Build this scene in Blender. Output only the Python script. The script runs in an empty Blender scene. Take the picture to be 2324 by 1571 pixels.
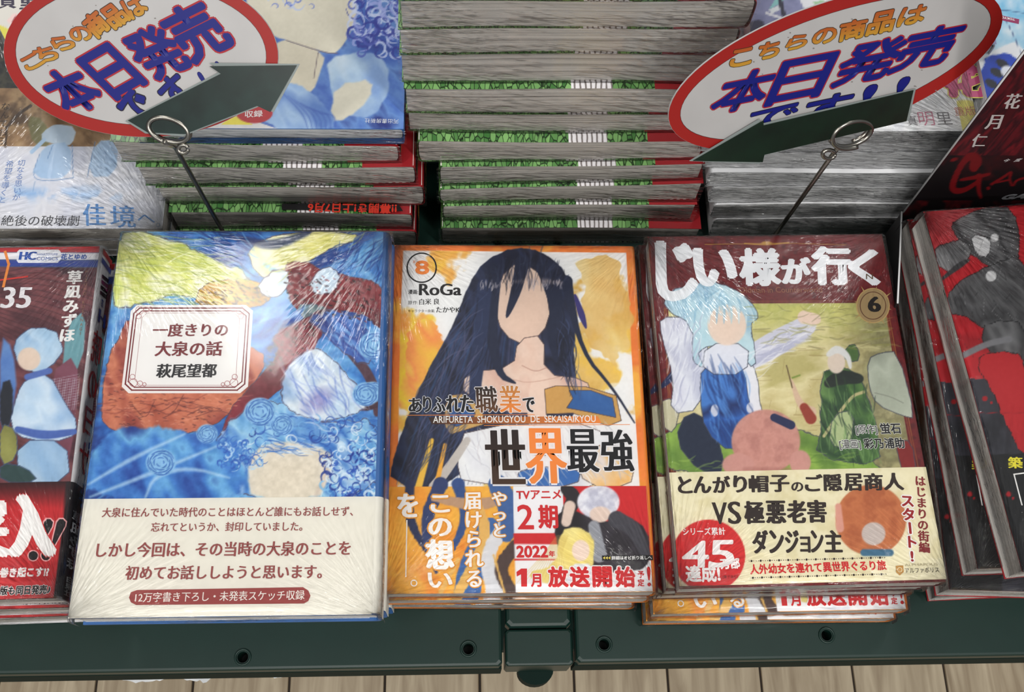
import bpy, math, random
import numpy as np
from math import sin, cos, pi, radians, sqrt, atan2
random.seed(7)
rng = np.random.default_rng(11)
SC = bpy.context.scene
COL = SC.collection

# ------------------------------------------------------------------ camera, world, lamps, exposure
FPX, TILT, ROLL, YAW = 2441.0, radians(22.45), radians(5.38), radians(-6.1)
CAM = np.array([0.0, 0.0, 1.30])
fw = np.array([0, sin(TILT), -cos(TILT)]); rt = np.array([1.0, 0, 0]); up = np.cross(rt, fw)
R_ = rt*cos(ROLL)+up*sin(ROLL); U_ = -rt*sin(ROLL)+up*cos(ROLL)
Zr = np.array([[cos(YAW), -sin(YAW), 0], [sin(YAW), cos(YAW), 0], [0, 0, 1]])
R_, U_, F_ = Zr@R_, Zr@U_, Zr@fw
cd = bpy.data.cameras.new('camera'); cam = bpy.data.objects.new('camera', cd); COL.objects.link(cam)
cd.sensor_width = 36; cd.lens = FPX/2324*36; cd.clip_start = 0.01
from mathutils import Matrix, Vector
cam.matrix_world = Matrix(((R_[0], U_[0], -F_[0], CAM[0]), (R_[1], U_[1], -F_[1], CAM[1]), (R_[2], U_[2], -F_[2], CAM[2]), (0, 0, 0, 1)))
SC.camera = cam

w = bpy.data.worlds.new('shop_light'); SC.world = w; w.use_nodes = True
w.node_tree.nodes['Background'].inputs[0].default_value = (0.93, 0.97, 1.0, 1)
w.node_tree.nodes['Background'].inputs[1].default_value = 0.30

def area(loc, sx, sy, e, aim=(0, .2, .75), col=(1, .985, .95)):
    l = bpy.data.lights.new('ceiling_tube', 'AREA'); l.shape = 'RECTANGLE'; l.size = sx; l.size_y = sy; l.energy = e; l.color = col
    o = bpy.data.objects.new('ceiling_tube', l); COL.objects.link(o); o.location = loc
    d = Vector(aim)-Vector(loc); o.rotation_euler = d.to_track_quat('-Z', 'Y').to_euler()
    return o
area((1.02, 1.34, 2.75), 0.14, 0.34, 9)
area((-0.75, 1.5, 2.75), 0.16, 1.2, 18)
area((-0.9, -0.6, 2.75), 0.16, 1.3, 19)
area((0.8, -0.6, 2.75), 0.16, 1.3, 26)
area((-0.1, -1.7, 2.5), 1.3, 0.16, 27)
SC.view_settings.view_transform = 'Standard'; SC.view_settings.look = 'None'
SC.view_settings.gamma = 1; SC.view_settings.exposure = -0.12; SC.view_settings.use_curve_mapping = False
SC.cycles.use_denoising = True
SC.cycles.transparent_max_bounces = 24
SC.cycles.max_bounces = 8

# ------------------------------------------------------------------ geometry of the view: photo point -> place
TZ = 0.74                                   # table top height
def ray(px, py):
    return R_*((px-1162)/FPX) - U_*((py-785.5)/FPX) + F_
def at_z(px, py, z):
    d = ray(px, py); return CAM + d*((z-CAM[2])/d[2])
def at_y(px, py, y):
    d = ray(px, py); return CAM + d*((y-CAM[1])/d[1])
def proj(P):
    Q = np.asarray(P, float)-CAM; z = Q@F_
    return 1162+FPX*(Q@R_)/z, 785.5-FPX*(Q@U_)/z
def lin(c):
    c = np.asarray(c, float)/255.0
    return np.where(c <= .04045, c/12.92, ((c+.055)/1.055)**2.4)
ALB = 0.86

# ------------------------------------------------------------------ materials
MATS = {}
def newmat(name):
    m = bpy.data.materials.new(name); m.use_nodes = True
    nt = m.node_tree; return m, nt, nt.nodes['Principled BSDF']
def N(nt, t, **k):
    n = nt.nodes.new(t)
    for a, v in k.items(): setattr(n, a, v)
    return n
def solid(name, c, rough=.45, metal=0, spec=.5, var=.05, scale=40, bump=0.0):
    if name in MATS: return MATS[name]
    m, nt, b = newmat(name); L = lin(c)*ALB
    no = N(nt, 'ShaderNodeTexNoise'); no.inputs['Scale'].default_value = scale; no.inputs['Detail'].default_value = 4
    tc = N(nt, 'ShaderNodeTexCoord'); nt.links.new(tc.outputs['Object'], no.inputs['Vector'])
    r = N(nt, 'ShaderNodeValToRGB'); r.color_ramp.elements[0].position = .3; r.color_ramp.elements[1].position = .7
    r.color_ramp.elements[0].color = (*np.clip(L*(1-var), 0, 1), 1); r.color_ramp.elements[1].color = (*np.clip(L*(1+var), 0, 1), 1)
    nt.links.new(no.outputs['Fac'], r.inputs[0]); nt.links.new(r.outputs[0], b.inputs['Base Color'])
    b.inputs['Roughness'].default_value = rough; b.inputs['Metallic'].default_value = metal
    b.inputs['Specular IOR Level'].default_value = spec
    if bump:
        bp = N(nt, 'ShaderNodeBump'); bp.inputs['Strength'].default_value = bump; bp.inputs['Distance'].default_value = .001
        nt.links.new(no.outputs['Fac'], bp.inputs['Height']); nt.links.new(bp.outputs[0], b.inputs['Normal'])
    MATS[name] = m; return m
def ink_mat():
    m, nt, b = newmat('printed_ink')
    a = N(nt, 'ShaderNodeAttribute', attribute_name='Col'); nt.links.new(a.outputs['Color'], b.inputs['Base Color'])
    b.inputs['Roughness'].default_value = .42; b.inputs['Specular IOR Level'].default_value = .3
    return m
INK = ink_mat()
def page_mat(name, light, dark, lines=.75):
    m, nt, b = newmat(name)
    uv = N(nt, 'ShaderNodeUVMap'); mp = N(nt, 'ShaderNodeMapping'); nt.links.new(uv.outputs[0], mp.inputs[0])
    mp.inputs['Scale'].default_value = (1.1, 2300, 1)
    n1 = N(nt, 'ShaderNodeTexNoise'); n1.inputs['Scale'].default_value = 1; n1.inputs['Detail'].default_value = 3; n1.inputs['Roughness'].default_value = .7
    nt.links.new(mp.outputs[0], n1.inputs['Vector'])
    mp2 = N(nt, 'ShaderNodeMapping'); mp2.inputs['Scale'].default_value = (1.3, 620, 1); nt.links.new(uv.outputs[0], mp2.inputs[0])
    n2 = N(nt, 'ShaderNodeTexNoise'); n2.inputs['Scale'].default_value = 1; n2.inputs['Detail'].default_value = 2
    nt.links.new(mp2.outputs[0], n2.inputs['Vector'])
    r2 = N(nt, 'ShaderNodeValToRGB'); e = r2.color_ramp.elements; e[0].position = .34; e[1].position = .46
    e[0].color = (.34, .34, .34, 1); e[1].color = (1, 1, 1, 1); nt.links.new(n2.outputs['Fac'], r2.inputs[0])
    r = N(nt, 'ShaderNodeValToRGB'); r.color_ramp.elements[0].position = .32; r.color_ramp.elements[1].position = .62
    r.color_ramp.elements[0].color = (*lin(dark)*ALB, 1); r.color_ramp.elements[1].color = (*lin(light)*ALB, 1)
    nt.links.new(n1.outputs['Fac'], r.inputs[0])
    mx = N(nt, 'ShaderNodeMix', data_type='RGBA', blend_type='MULTIPLY'); mx.inputs[0].default_value = lines
    nt.links.new(r.outputs[0], mx.inputs[6]); nt.links.new(r2.outputs[0], mx.inputs[7])
    nt.links.new(mx.outputs[2], b.inputs['Base Color'])
    bp = N(nt, 'ShaderNodeBump'); bp.inputs['Strength'].default_value = .5; bp.inputs['Distance'].default_value = .0005
    nt.links.new(n1.outputs['Fac'], bp.inputs['Height']); nt.links.new(bp.outputs[0], b.inputs['Normal'])
    b.inputs['Roughness'].default_value = .8
    return m
PAGES = page_mat('page_edges', (246, 240, 232), (178, 172, 165))
PAGES_W = page_mat('page_edges_white', (244, 244, 244), (200, 200, 202), .45)
def film_mat(name, sx, sy, dist, base=.05, rough=.14, thr=.5, det=2):
    m = bpy.data.materials.new(name); m.use_nodes = True; nt = m.node_tree
    for n in list(nt.nodes): nt.nodes.remove(n)
    out = N(nt, 'ShaderNodeOutputMaterial'); tr = N(nt, 'ShaderNodeBsdfTransparent'); gl = N(nt, 'ShaderNodeBsdfGlossy')
    gl.inputs['Roughness'].default_value = rough
    uv = N(nt, 'ShaderNodeUVMap'); mp = N(nt, 'ShaderNodeMapping'); mp.inputs['Scale'].default_value = (sx, sy, 1)
    nt.links.new(uv.outputs[0], mp.inputs[0])
    no = N(nt, 'ShaderNodeTexNoise'); no.inputs['Scale'].default_value = 1; no.inputs['Detail'].default_value = det; no.inputs['Roughness'].default_value = .55
    nt.links.new(mp.outputs[0], no.inputs['Vector'])
    # wrinkle amplitude is carried by the vertex colour of the film (strong at the gathered corners)
    at = N(nt, 'ShaderNodeAttribute', attribute_name='Amp')
    mu = N(nt, 'ShaderNodeMath', operation='MULTIPLY'); nt.links.new(no.outputs['Fac'], mu.inputs[0]); nt.links.new(at.outputs['Fac'], mu.inputs[1])
    bp = N(nt, 'ShaderNodeBump'); bp.inputs['Strength'].default_value = 1; bp.inputs['Distance'].default_value = dist
    nt.links.new(mu.outputs[0], bp.inputs['Height']); nt.links.new(bp.outputs[0], gl.inputs['Normal'])
    lw = N(nt, 'ShaderNodeFresnel'); lw.inputs['IOR'].default_value = 1.4; nt.links.new(bp.outputs[0], lw.inputs['Normal'])
    ad = N(nt, 'ShaderNodeMath', operation='ADD', use_clamp=True); ad.inputs[1].default_value = base-.012
    nt.links.new(lw.outputs[0], ad.inputs[0])
    mi = N(nt, 'ShaderNodeMixShader'); nt.links.new(ad.outputs[0], mi.inputs[0]); nt.links.new(tr.outputs[0], mi.inputs[1]); nt.links.new(gl.outputs[0], mi.inputs[2])
    nt.links.new(mi.outputs[0], out.inputs[0])
    return m
FILM = film_mat('shrink_film', 1, 1, .0019, base=.008, rough=.09)
FILM_SIDE = film_mat('shrink_film_side', 1, 1, .0016, base=.06, rough=.18)

# ------------------------------------------------------------------ mesh helpers
def np_mesh(name, V, F, cols=None, uv=None, amp=None, smooth=False):
    """F: (n,4) or (n,3) int array"""
    me = bpy.data.meshes.new(name); V = np.asarray(V, np.float32); F = np.asarray(F, np.int32); k = F.shape[1]
    me.vertices.add(len(V)); me.vertices.foreach_set('co', V.ravel())
    me.loops.add(F.size); me.loops.foreach_set('vertex_index', F.ravel())
    me.polygons.add(len(F)); me.polygons.foreach_set('loop_start', np.arange(0, F.size, k, dtype=np.int32))
    me.polygons.foreach_set('loop_total', np.full(len(F), k, np.int32))
    if smooth: me.polygons.foreach_set('use_smooth', np.ones(len(F), bool))
    me.update(calc_edges=True)
    if cols is not None:
        a = me.color_attributes.new('Col', 'FLOAT_COLOR', 'POINT')
        C4 = np.ones((len(V), 4), np.float32); C4[:, :3] = cols; a.data.foreach_set('color', C4.ravel())
    if amp is not None:
        a = me.attributes.new('Amp', 'FLOAT', 'POINT'); a.data.foreach_set('value', np.asarray(amp, np.float32).ravel())
    if uv is not None:
        u = me.uv_layers.new(name='UVMap'); u.data.foreach_set('uv', np.asarray(uv, np.float32)[F.ravel()].ravel())
    return me
def link(name, me, mat=None, parent=None, **props):
    o = bpy.data.objects.new(name, me); COL.objects.link(o)
    if mat is not None: me.materials.append(mat)
    if parent is not None: o.parent = parent
    for k, v in props.items(): o[k] = v
    return o
def thing(name, label, cat, loc=(0, 0, 0), rz=0, group=None):
    o = bpy.data.objects.new(name, None); COL.objects.link(o); o.empty_display_size = .02
    o.location = tuple(float(v) for v in loc); o.rotation_euler = (0, 0, rz); o['label'] = label; o['category'] = cat
    if group: o['group'] = group
    return o
def boxgeo(x0, x1, y0, y1, z0, z1, b=0.0):
    """box, optionally with small chamfers on the vertical + top edges"""
    if b <= 0:
        V = [(x, y, z) for z in (z0, z1) for y in (y0, y1) for x in (x0, x1)]
        F = [(0, 2, 3, 1), (4, 5, 7, 6), (0, 1, 5, 4), (2, 6, 7, 3), (0, 4, 6, 2), (1, 3, 7, 5)]
        return V, F
    ring = lambda i, z: [(x0+i+c, y0+i, z) if 0 else p for c in (0,) for p in
        [(x0+b+i, y0+i, z), (x1-b-i, y0+i, z), (x1-i, y0+b+i, z), (x1-i, y1-b-i, z), (x1-b-i, y1-i, z), (x0+b+i, y1-i, z), (x0+i, y1-b-i, z), (x0+i, y0+b+i, z)]]
    V = ring(0, z0)+ring(0, z1-b)+ring(b*.35, z1-b*.3)+ring(b, z1); F = []
    for k in range(3):
        for i in range(8):
            j = (i+1) % 8; F.append((k*8+i, k*8+j, k*8+8+j, k*8+8+i))
    F.append(tuple(range(7, -1, -1))); F.append(tuple(range(24, 32)))
    return V, F
def pymesh(name, V, F, smooth=False):
    me = bpy.data.meshes.new(name); me.from_pydata([tuple(map(float, v)) for v in V], [], F); me.update()
    if smooth:
        for p in me.polygons: p.use_smooth = True
    return me
def tube(name, pts, r, mat, parent=None, n=10, closed=False):
    P = np.array(pts, float); V = []; F = []; prev = None
    for i, p in enumerate(P):
        t = P[min(i+1, len(P)-1)]-P[max(i-1, 0)]; t /= np.linalg.norm(t)
        if prev is None: a = np.cross(t, [0, 0, 1.0] if abs(t[2]) < .9 else [1.0, 0, 0])
        else: a = prev-t*(prev@t)
        a /= np.linalg.norm(a); prev = a; b = np.cross(t, a)
        for k in range(n): V.append(p+r*(a*cos(2*pi*k/n)+b*sin(2*pi*k/n)))
    for i in range(len(P)-1):
        for k in range(n): F.append((i*n+k, i*n+(k+1) % n, (i+1)*n+(k+1) % n, (i+1)*n+k))
    F.append(tuple(range(n))[::-1]); F.append(tuple((len(P)-1)*n+k for k in range(n)))
    return link(name, pymesh(name, V, F, True), mat, parent)
# value noise
def vnoise(x, y, seed=0):
    xi = np.floor(x).astype(np.int64); yi = np.floor(y).astype(np.int64); fx = x-xi; fy = y-yi
    fx = fx*fx*(3-2*fx); fy = fy*fy*(3-2*fy)
    def h(a, b):
        n = (a*374761393+b*668265263+seed*1442695041) & 0xffffffff
        n = ((n ^ (n >> 13))*1274126177) & 0xffffffff
        return ((n ^ (n >> 16)) & 0xffff)/65535.0
    return (h(xi, yi)*(1-fx)+h(xi+1, yi)*fx)*(1-fy)+(h(xi, yi+1)*(1-fx)+h(xi+1, yi+1)*fx)*fy
def fbm(x, y, seed=0, o=4):
    s = 0; a = .5
    for i in range(o): s = s+a*vnoise(x*2**i, y*2**i, seed+i*17); a *= .5
    return s/(1-.5**o)

# ------------------------------------------------------------------ printed surfaces
class Plane:
    """a flat printed face of a thing: o, ex, ey, n are in the thing's own frame"""
    def __init__(s, root, o, ex=(1, 0, 0), ey=(0, 1, 0)):
        s.root = root; s.o = np.array(o, float); s.ex = np.array(ex, float); s.ey = np.array(ey, float); s.n = np.cross(s.ex, s.ey)
        a = root.rotation_euler.z; s.M = np.array([[cos(a), -sin(a), 0], [sin(a), cos(a), 0], [0, 0, 1]]); s.loc = np.array(root.location)
        s.wo = s.M@s.o+s.loc; s.wn = s.M@s.n; s.wx = s.M@s.ex; s.wy = s.M@s.ey
    def uv(s, px, py):
        d = ray(px, py); t = ((s.wo-CAM)@s.wn)/(d@s.wn); P = CAM+d*t-s.wo
        return np.array([P@s.wx, P@s.wy])
    def pt(s, uv, h=0.0):
        uv = np.asarray(uv, float)
        return s.o+uv[..., :1]*s.ex+uv[..., 1:2]*s.ey+s.n*h
    def pix(s, u, v):
        P = s.wo+u[..., None]*s.wx+v[..., None]*s.wy; return proj(P)

FONT_CURVE = bpy.data.curves.new('type', 'FONT'); FONT_OBJ = bpy.data.objects.new('type', FONT_CURVE); COL.objects.link(FONT_OBJ)
FONT_CURVE.resolution_u = 3
_g = {}
def glyph(sx, res=3):
    if sx in _g: return _g[sx]
    FONT_CURVE.body = sx; FONT_OBJ.data.update_tag(); dg = bpy.context.evaluated_depsgraph_get(); dg.update()
    me = bpy.data.meshes.new_from_object(FONT_OBJ.evaluated_get(dg)); me.calc_loop_triangles()
    V = np.zeros(len(me.vertices)*3, np.float32); me.vertices.foreach_get('co', V); V = V.reshape(-1, 3)[:, :2].astype(float)
    T = np.zeros(len(me.loop_triangles)*3, np.int32); me.loop_triangles.foreach_get('vertices', T); T = T.reshape(-1, 3)
    bpy.data.meshes.remove(me); _g[sx] = (V, T); return _g[sx]
RING = {0: [(0, 0)]}
def offs(r, xb):
    if r <= 0 and xb <= 0: return [(0, 0)]
    o = []
    if xb > 0: o += [(-xb, 0), (0, 0), (xb, 0), (-xb/2, 0), (xb/2, 0)]
    if r > 0:
        k = 8 if r < .06 else 12
        o += [(0, 0)]+[(r*cos(2*pi*i/k), r*sin(2*pi*i/k)) for i in range(k)]
        if xb > 0: o += [(r*cos(2*pi*i/4)+s*xb, r*sin(2*pi*i/4)) for i in range(4) for s in (-1, 1)]
    return o
class Letters:
    def __init__(s, plane, h=.00012): s.p = plane; s.h = h; s.V = []; s.T = []; s.C = []; s.n = 0; s.layer = 0
    def _add(s, uv, T, col, h):
        s.V.append(s.p.pt(uv, h)); s.T.append(T+s.n); s.C.append(np.broadcast_to(np.clip(lin(col)*ALB, 0, 1), (len(uv), 3)).copy()); s.n += len(uv)
    def _put(s, V, T, f, col, bold, xb, col2=None, outl=None, em=None):
        if em is not None:
            f0 = f; k_ = em; base = V
            f = lambda W: f0(base)+(W[0]-base[0])*k_
        h0 = s.h+s.layer*.000002+.00003
        if outl:
            for dx, dy in offs(outl[0], xb): s._add(f(V+np.array([dx, dy])), T, outl[1], h0); h0 += 1.5e-6
            h0 = s.h+s.layer*.000002+.00007
        y0, y1 = V[:, 1].min(), V[:, 1].max()
        for dx, dy in offs(bold, xb):
            c = np.array(col, float)
            if col2 is not None:
                t = ((V[:, 1:2]-y0)/(y1-y0)); c = c*(t)+np.array(col2, float)*(1-t)
            s._add(f(V+np.array([dx, dy])), T, c, h0); h0 += 1.5e-6
    def text(s, st, p0, p1, col, asp=1.0, bold=0, xb=0, skew=0, outl=None, col2=None):
        V, T = glyph(st)
        L0, L1 = s.p.uv(*p0), s.p.uv(*p1); d = L1-L0; ln = np.linalg.norm(d); d /= ln; u = np.array([-d[1], d[0]])
        x0, x1 = V[:, 0].min(), V[:, 0].max(); k = ln/(x1-x0)
        f = lambda W: L0+((W[:, :1]-x0+skew*W[:, 1:2])*k)*d+(W[:, 1:2]*k*asp)*u
        s._put(V, T, f, col, bold, xb, col2, outl)
    def vert(s, st, p0, p1, col, wid=1.0, bold=0, xb=0, outl=None, skew=0):
        L0, L1 = s.p.uv(*p0), s.p.uv(*p1); d = L1-L0; ln = np.linalg.norm(d); d /= ln; em = ln/len(st)
        u = -d; r = np.array([u[1], -u[0]])
        for i, ch in enumerate(st):
            if ch == ' ': continue
            V, T = glyph(ch); c = L0+d*em*(i+.5)
            W0 = V-np.array([.5 if ord(ch) > 255 else (V[:, 0].max()+V[:, 0].min())/2, .38])
            if ch == 'ー': W0 = np.stack([W0[:, 1], -W0[:, 0]], -1)
            if ch in '。、': W0 = W0+np.array([.45, .5])
            f = lambda W: c+(W[:, :1]*em*wid)*r+(W[:, 1:2]*em)*u+skew*W[:, 1:2]*em*r
            s._put(W0, T, f, col, bold, xb, None, outl)
    def box(s, ch, tl, br, col, bold=0, xb=0, outl=None, col2=None, bl=None):
        V, T = glyph(ch); mn, mx = V.min(0), V.max(0)
        bl = bl or (tl[0]+(br[1]-tl[1])*.04, br[1])
        A = s.p.uv(*tl); B = s.p.uv(*bl); D = s.p.uv(*br)
        f = lambda W: B+((W[:, :1]-mn[0])/(mx[0]-mn[0]))*(D-B)+((W[:, 1:2]-mn[1])/(mx[1]-mn[1]))*(A-B)
        s._put(V, T, f, col, bold, xb, col2, outl, em=min(np.linalg.norm(A-B), 1.6*np.linalg.norm(D-B))*1.05)
    def poly(s, pts, col, col2=None):
        """convex-ish polygon as a fan, photo points"""
        s.layer += 1; uv = np.array([s.p.uv(*p) for p in pts]); c = uv.mean(0, keepdims=True); uv = np.concatenate([uv, c]); n = len(pts)
        T = np.array([(i, (i+1) % n, n) for i in range(n)])
        s._add(uv, T, col, s.h+s.layer*.000002)
        if col2 is not None:
            x = uv[:, :1]; t = (x-x.min())/(x.max()-x.min()); s.C[-1] = np.clip((lin(col)*(1-t)+lin(col2)*t)*ALB, 0, 1)
    def line(s, pts, wpx, col, closed=False):
        s.layer += 1; P = np.array([s.p.uv(*p) for p in pts]); k = np.linalg.norm(s.p.uv(pts[0][0]+1, pts[0][1])-s.p.uv(*pts[0]))*wpx/2
        if closed: P = np.concatenate([P, P[:1]])
        V = []; T = []
        for a, b in zip(P[:-1], P[1:]):
            d = (b-a)/max(np.linalg.norm(b-a), 1e-9); n_ = np.array([-d[1], d[0]])*k; e = d*k*.9; i = len(V)
            V += [a-n_-e, b-n_+e, b+n_+e, a+n_-e]; T += [(i, i+1, i+2), (i, i+2, i+3)]
        hs = s.h+s.layer*.000002
        for k2 in range(0, len(V), 4): s._add(np.array(V[k2:k2+4]), np.array([(0, 1, 2), (0, 2, 3)]), col, hs+(k2//4 % 2)*1.2e-6)
        s.layer += 1
    def circ(s, c, r, col, ry=None, n=40, ang=0):
        ry = ry or r; a = radians(ang)
        s.poly([(c[0]+r*cos(t)*cos(a)-ry*sin(t)*sin(a), c[1]+r*cos(t)*sin(a)+ry*sin(t)*cos(a)) for t in np.linspace(0, 2*pi, n, endpoint=False)], col)
    def ring(s, c, r, wpx, col, ry=None, n=48):
        ry = ry or r
        s.line([(c[0]+r*cos(t), c[1]+ry*sin(t)) for t in np.linspace(0, 2*pi, n)], wpx, col)
    def build(s, name, parent):
        if not s.V: return
        V = np.concatenate(s.V); T = np.concatenate(s.T); C = np.concatenate(s.C)
        return link(name, np_mesh(name, V, T, cols=C), INK, parent)

class Art:
    """print painted on a fine grid over the rectangle [u0,u1]x[v0,v1] of a plane; photo points place the shapes"""
    def __init__(s, plane, u0, u1, v0, v1, cell=.0005, base=(255, 255, 255)):
        s.p = plane; s.ol = None; s.ang = 60; s.sd = None; nx = int((u1-u0)/cell)+1; ny = int((v1-v0)/cell)+1; s.nx, s.ny = nx, ny
        s.U, s.V = np.meshgrid(np.linspace(u0, u1, nx), np.linspace(v0, v1, ny)); s.X, s.Y = plane.pix(s.U, s.V)
        s.C = np.zeros((ny, nx, 3))+np.array(base, float); s.seed = 1
    def noise(s, sc, o=4, st=1.0, ang=0.0):
        s.seed += 31; a = radians(ang); x = s.X*cos(a)+s.Y*sin(a); y = -s.X*sin(a)+s.Y*cos(a)
        return fbm(x/sc/st, y/sc, s.seed, o)
    def mix(s, m, col):
        m = np.clip(m, 0, 1)[..., None]; s.C = s.C*(1-m)+np.array(col, float)*m
    def wc(s, m, cols, sc=60, st=1.0, ang=0, contrast=2.2, o=5):
        n = np.clip((s.noise(sc, o, st, ang)-.5)*contrast+.5, 0, .9999)*(len(cols)-1); i = n.astype(int); t = (n-i)[..., None]
        cs = np.array(cols, float); c = cs[i]*(1-t)+cs[np.minimum(i+1, len(cols)-1)]*t; m = np.clip(m, 0, 1)[..., None]; s.C = s.C*(1-m)+c*m
    def pmask(s, pts, feather=2.0, jit=0, jsc=18, smooth=True):
        P = np.array(pts, float)
        if smooth and len(P) > 3:
            for _ in range(1):      # Chaikin
                Q = np.roll(P, -1, 0); P = np.stack([P*.75+Q*.25, P*.25+Q*.75], 1).reshape(-1, 2)
        X, Y = s.X, s.Y; pad = feather+jit+4
        bb = (X > P[:, 0].min()-pad) & (X < P[:, 0].max()+pad) & (Y > P[:, 1].min()-pad) & (Y < P[:, 1].max()+pad)
        out = np.zeros(X.shape)
        if not bb.any(): return out
        x, y = X[bb], Y[bb]
        if jit:
            s.seed += 7; x = x+(fbm(X[bb]/jsc, Y[bb]/jsc, s.seed, 3)-.5)*2*jit; y = y+(fbm(X[bb]/jsc, Y[bb]/jsc, s.seed+3, 3)-.5)*2*jit
        ins = np.zeros(len(x), bool); d2 = np.full(len(x), 1e9)
        for a, b in zip(P, np.roll(P, -1, 0)):
            e = b-a; L = e@e
            if L < 1e-9: continue
            t = np.clip(((x-a[0])*e[0]+(y-a[1])*e[1])/L, 0, 1); d2 = np.minimum(d2, (x-a[0]-t*e[0])**2+(y-a[1]-t*e[1])**2)
            if a[1] != b[1]:
                c = ((a[1] > y) != (b[1] > y)) & (x < e[0]*(y-a[1])/e[1]+a[0]); ins ^= c
        sd = np.where(ins, 1, -1)*np.sqrt(d2); s.sd = (bb, sd); out[bb] = np.clip(sd/feather+.5, 0, 1); return out
    def fill(s, pts, col, feather=2.0, jit=0, jsc=18, alpha=1, smooth=True, line=None):
        m = s.pmask(pts, feather, jit, jsc, smooth)
        if isinstance(col, list): s.wc(m*alpha, col, sc=55, st=1.8, ang=s.ang, contrast=1.9, o=3)
        else: s.mix(m*alpha, col)
        line = line or s.ol
        if line and getattr(s, 'sd', None) is not None and m.any():
            bb, sd = s.sd; ml = np.zeros(m.shape); ml[bb] = np.clip(line[0]/2+.6-np.abs(sd), 0, 1)*.8; s.mix(ml, line[1])
        return m
    def stroke(s, pts, w_, col, feather=1.6, alpha=1, taper=False, smooth=True):
        P = np.array(pts, float); W = w_ if np.ndim(w_) else None
        if smooth and len(P) > 2:
            for _ in range(2):
                Q = np.stack([P[:-1]*.75+P[1:]*.25, P[:-1]*.25+P[1:]*.75], 1).reshape(-1, 2); P = np.concatenate([P[:1], Q, P[-1:]])
        n = len(P); ws = np.interp(np.linspace(0, 1, n), np.linspace(0, 1, len(w_)), w_) if W is not None else np.full(n, float(w_))
        if taper: ws = ws*np.sin(np.linspace(.08, .94, n)*pi)
        mw = ws.max()+4
        bb = (s.X > P[:, 0].min()-mw) & (s.X < P[:, 0].max()+mw) & (s.Y > P[:, 1].min()-mw) & (s.Y < P[:, 1].max()+mw)
        if not bb.any(): return
        x, y = s.X[bb], s.Y[bb]; best = np.full(len(x), -1e9)
        for i in range(n-1):
            a, b = P[i], P[i+1]; e = b-a; L = max(e@e, 1e-9); t = np.clip(((x-a[0])*e[0]+(y-a[1])*e[1])/L, 0, 1)
            d = np.sqrt((x-a[0]-t*e[0])**2+(y-a[1]-t*e[1])**2); best = np.maximum(best, (ws[i]*(1-t)+ws[i+1]*t)/2-d)
        m = np.zeros(s.X.shape); m[bb] = np.clip(best/feather+.5, 0, 1)*alpha; s.mix(m, col)
    def ell(s, cx, cy, a, b, col, ang=0, feather=2.0, alpha=1):
        t = radians(ang); x = (s.X-cx)*cos(t)+(s.Y-cy)*sin(t); y = -(s.X-cx)*sin(t)+(s.Y-cy)*cos(t)
        r = np.sqrt((x/a)**2+(y/b)**2); m = np.clip((1-r)*min(a, b)/feather+.5, 0, 1)*alpha
        if isinstance(col, list): s.wc(m, col, sc=26)
        else: s.mix(m, col)
    def rose(s, cx, cy, r, dark, light, k=5):
        s.ell(cx, cy, r, r*.9, light, feather=4)
        for i in range(k*4):
            a = i*2.4; rr = r*sqrt((i+1)/(k*4)); s.stroke([(cx+rr*cos(a+t)*.93, cy+rr*sin(a+t)*.85) for t in (-.7, -.3, .1, .5)], r*.085, dark, alpha=.75, taper=True)
    def curls(s, n, box, size, cols, alpha=.8, w_=3):
        for i in range(n):
            x, y = random.uniform(box[0], box[2]), random.uniform(box[1], box[3]); z = random.uniform(.6, 1.3)*size; a0 = random.uniform(0, 6.28); dr = random.choice((-1, 1))
            s.stroke([(x+z*(1-t*.75)*cos(a0+dr*t*4.5), y+z*(1-t*.75)*sin(a0+dr*t*4.5)) for t in np.linspace(0, 1, 7)], w_*random.uniform(.6, 1.5), random.choice(cols), alpha=alpha, taper=True)
    def hatch(s, pts, n, ang, ln, cols, w_=2, alpha=.6, bend=.4, spread=12, feather=1.6):
        """many fine brush strokes inside a polygon"""
        keep = s.sd; m = s.pmask(pts, 1.5, smooth=False); s.sd = keep; idx = np.flatnonzero(m.ravel() > .5)
        if len(idx) == 0: return
        Xf, Yf = s.X.ravel(), s.Y.ravel()
        for k in idx[rng.integers(0, len(idx), n)]:
            x, y = Xf[k], Yf[k]; a = radians(ang+random.gauss(0, spread)); l = ln*random.uniform(.5, 1.2)/2; b = random.uniform(-bend, bend)*l
            s.stroke([(x-l*cos(a), y-l*sin(a)), (x-b*sin(a), y+b*cos(a)), (x+l*cos(a), y+l*sin(a))], w_*random.uniform(.6, 1.5), random.choice(cols), feather, alpha, True)
    def grain(s, amt=6, sc=3): s.C = s.C+((s.noise(sc, 3)-.5)*2*amt)[..., None]
    def build(s, name, parent, h=.00006, zf=None):
        P = s.p.pt(np.stack([s.U, s.V], -1).reshape(-1, 2), h); nx, ny = s.nx, s.ny
        i = (np.arange(ny-1)[:, None]*nx+np.arange(nx-1)[None]).ravel(); F = np.stack([i, i+1, i+nx+1, i+nx], -1)
        C = np.clip(lin(np.clip(s.C, 0, 255).reshape(-1, 3))*ALB, 0, 1)
        return link(name, np_mesh(name, P, F, cols=C), INK, parent)

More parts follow.
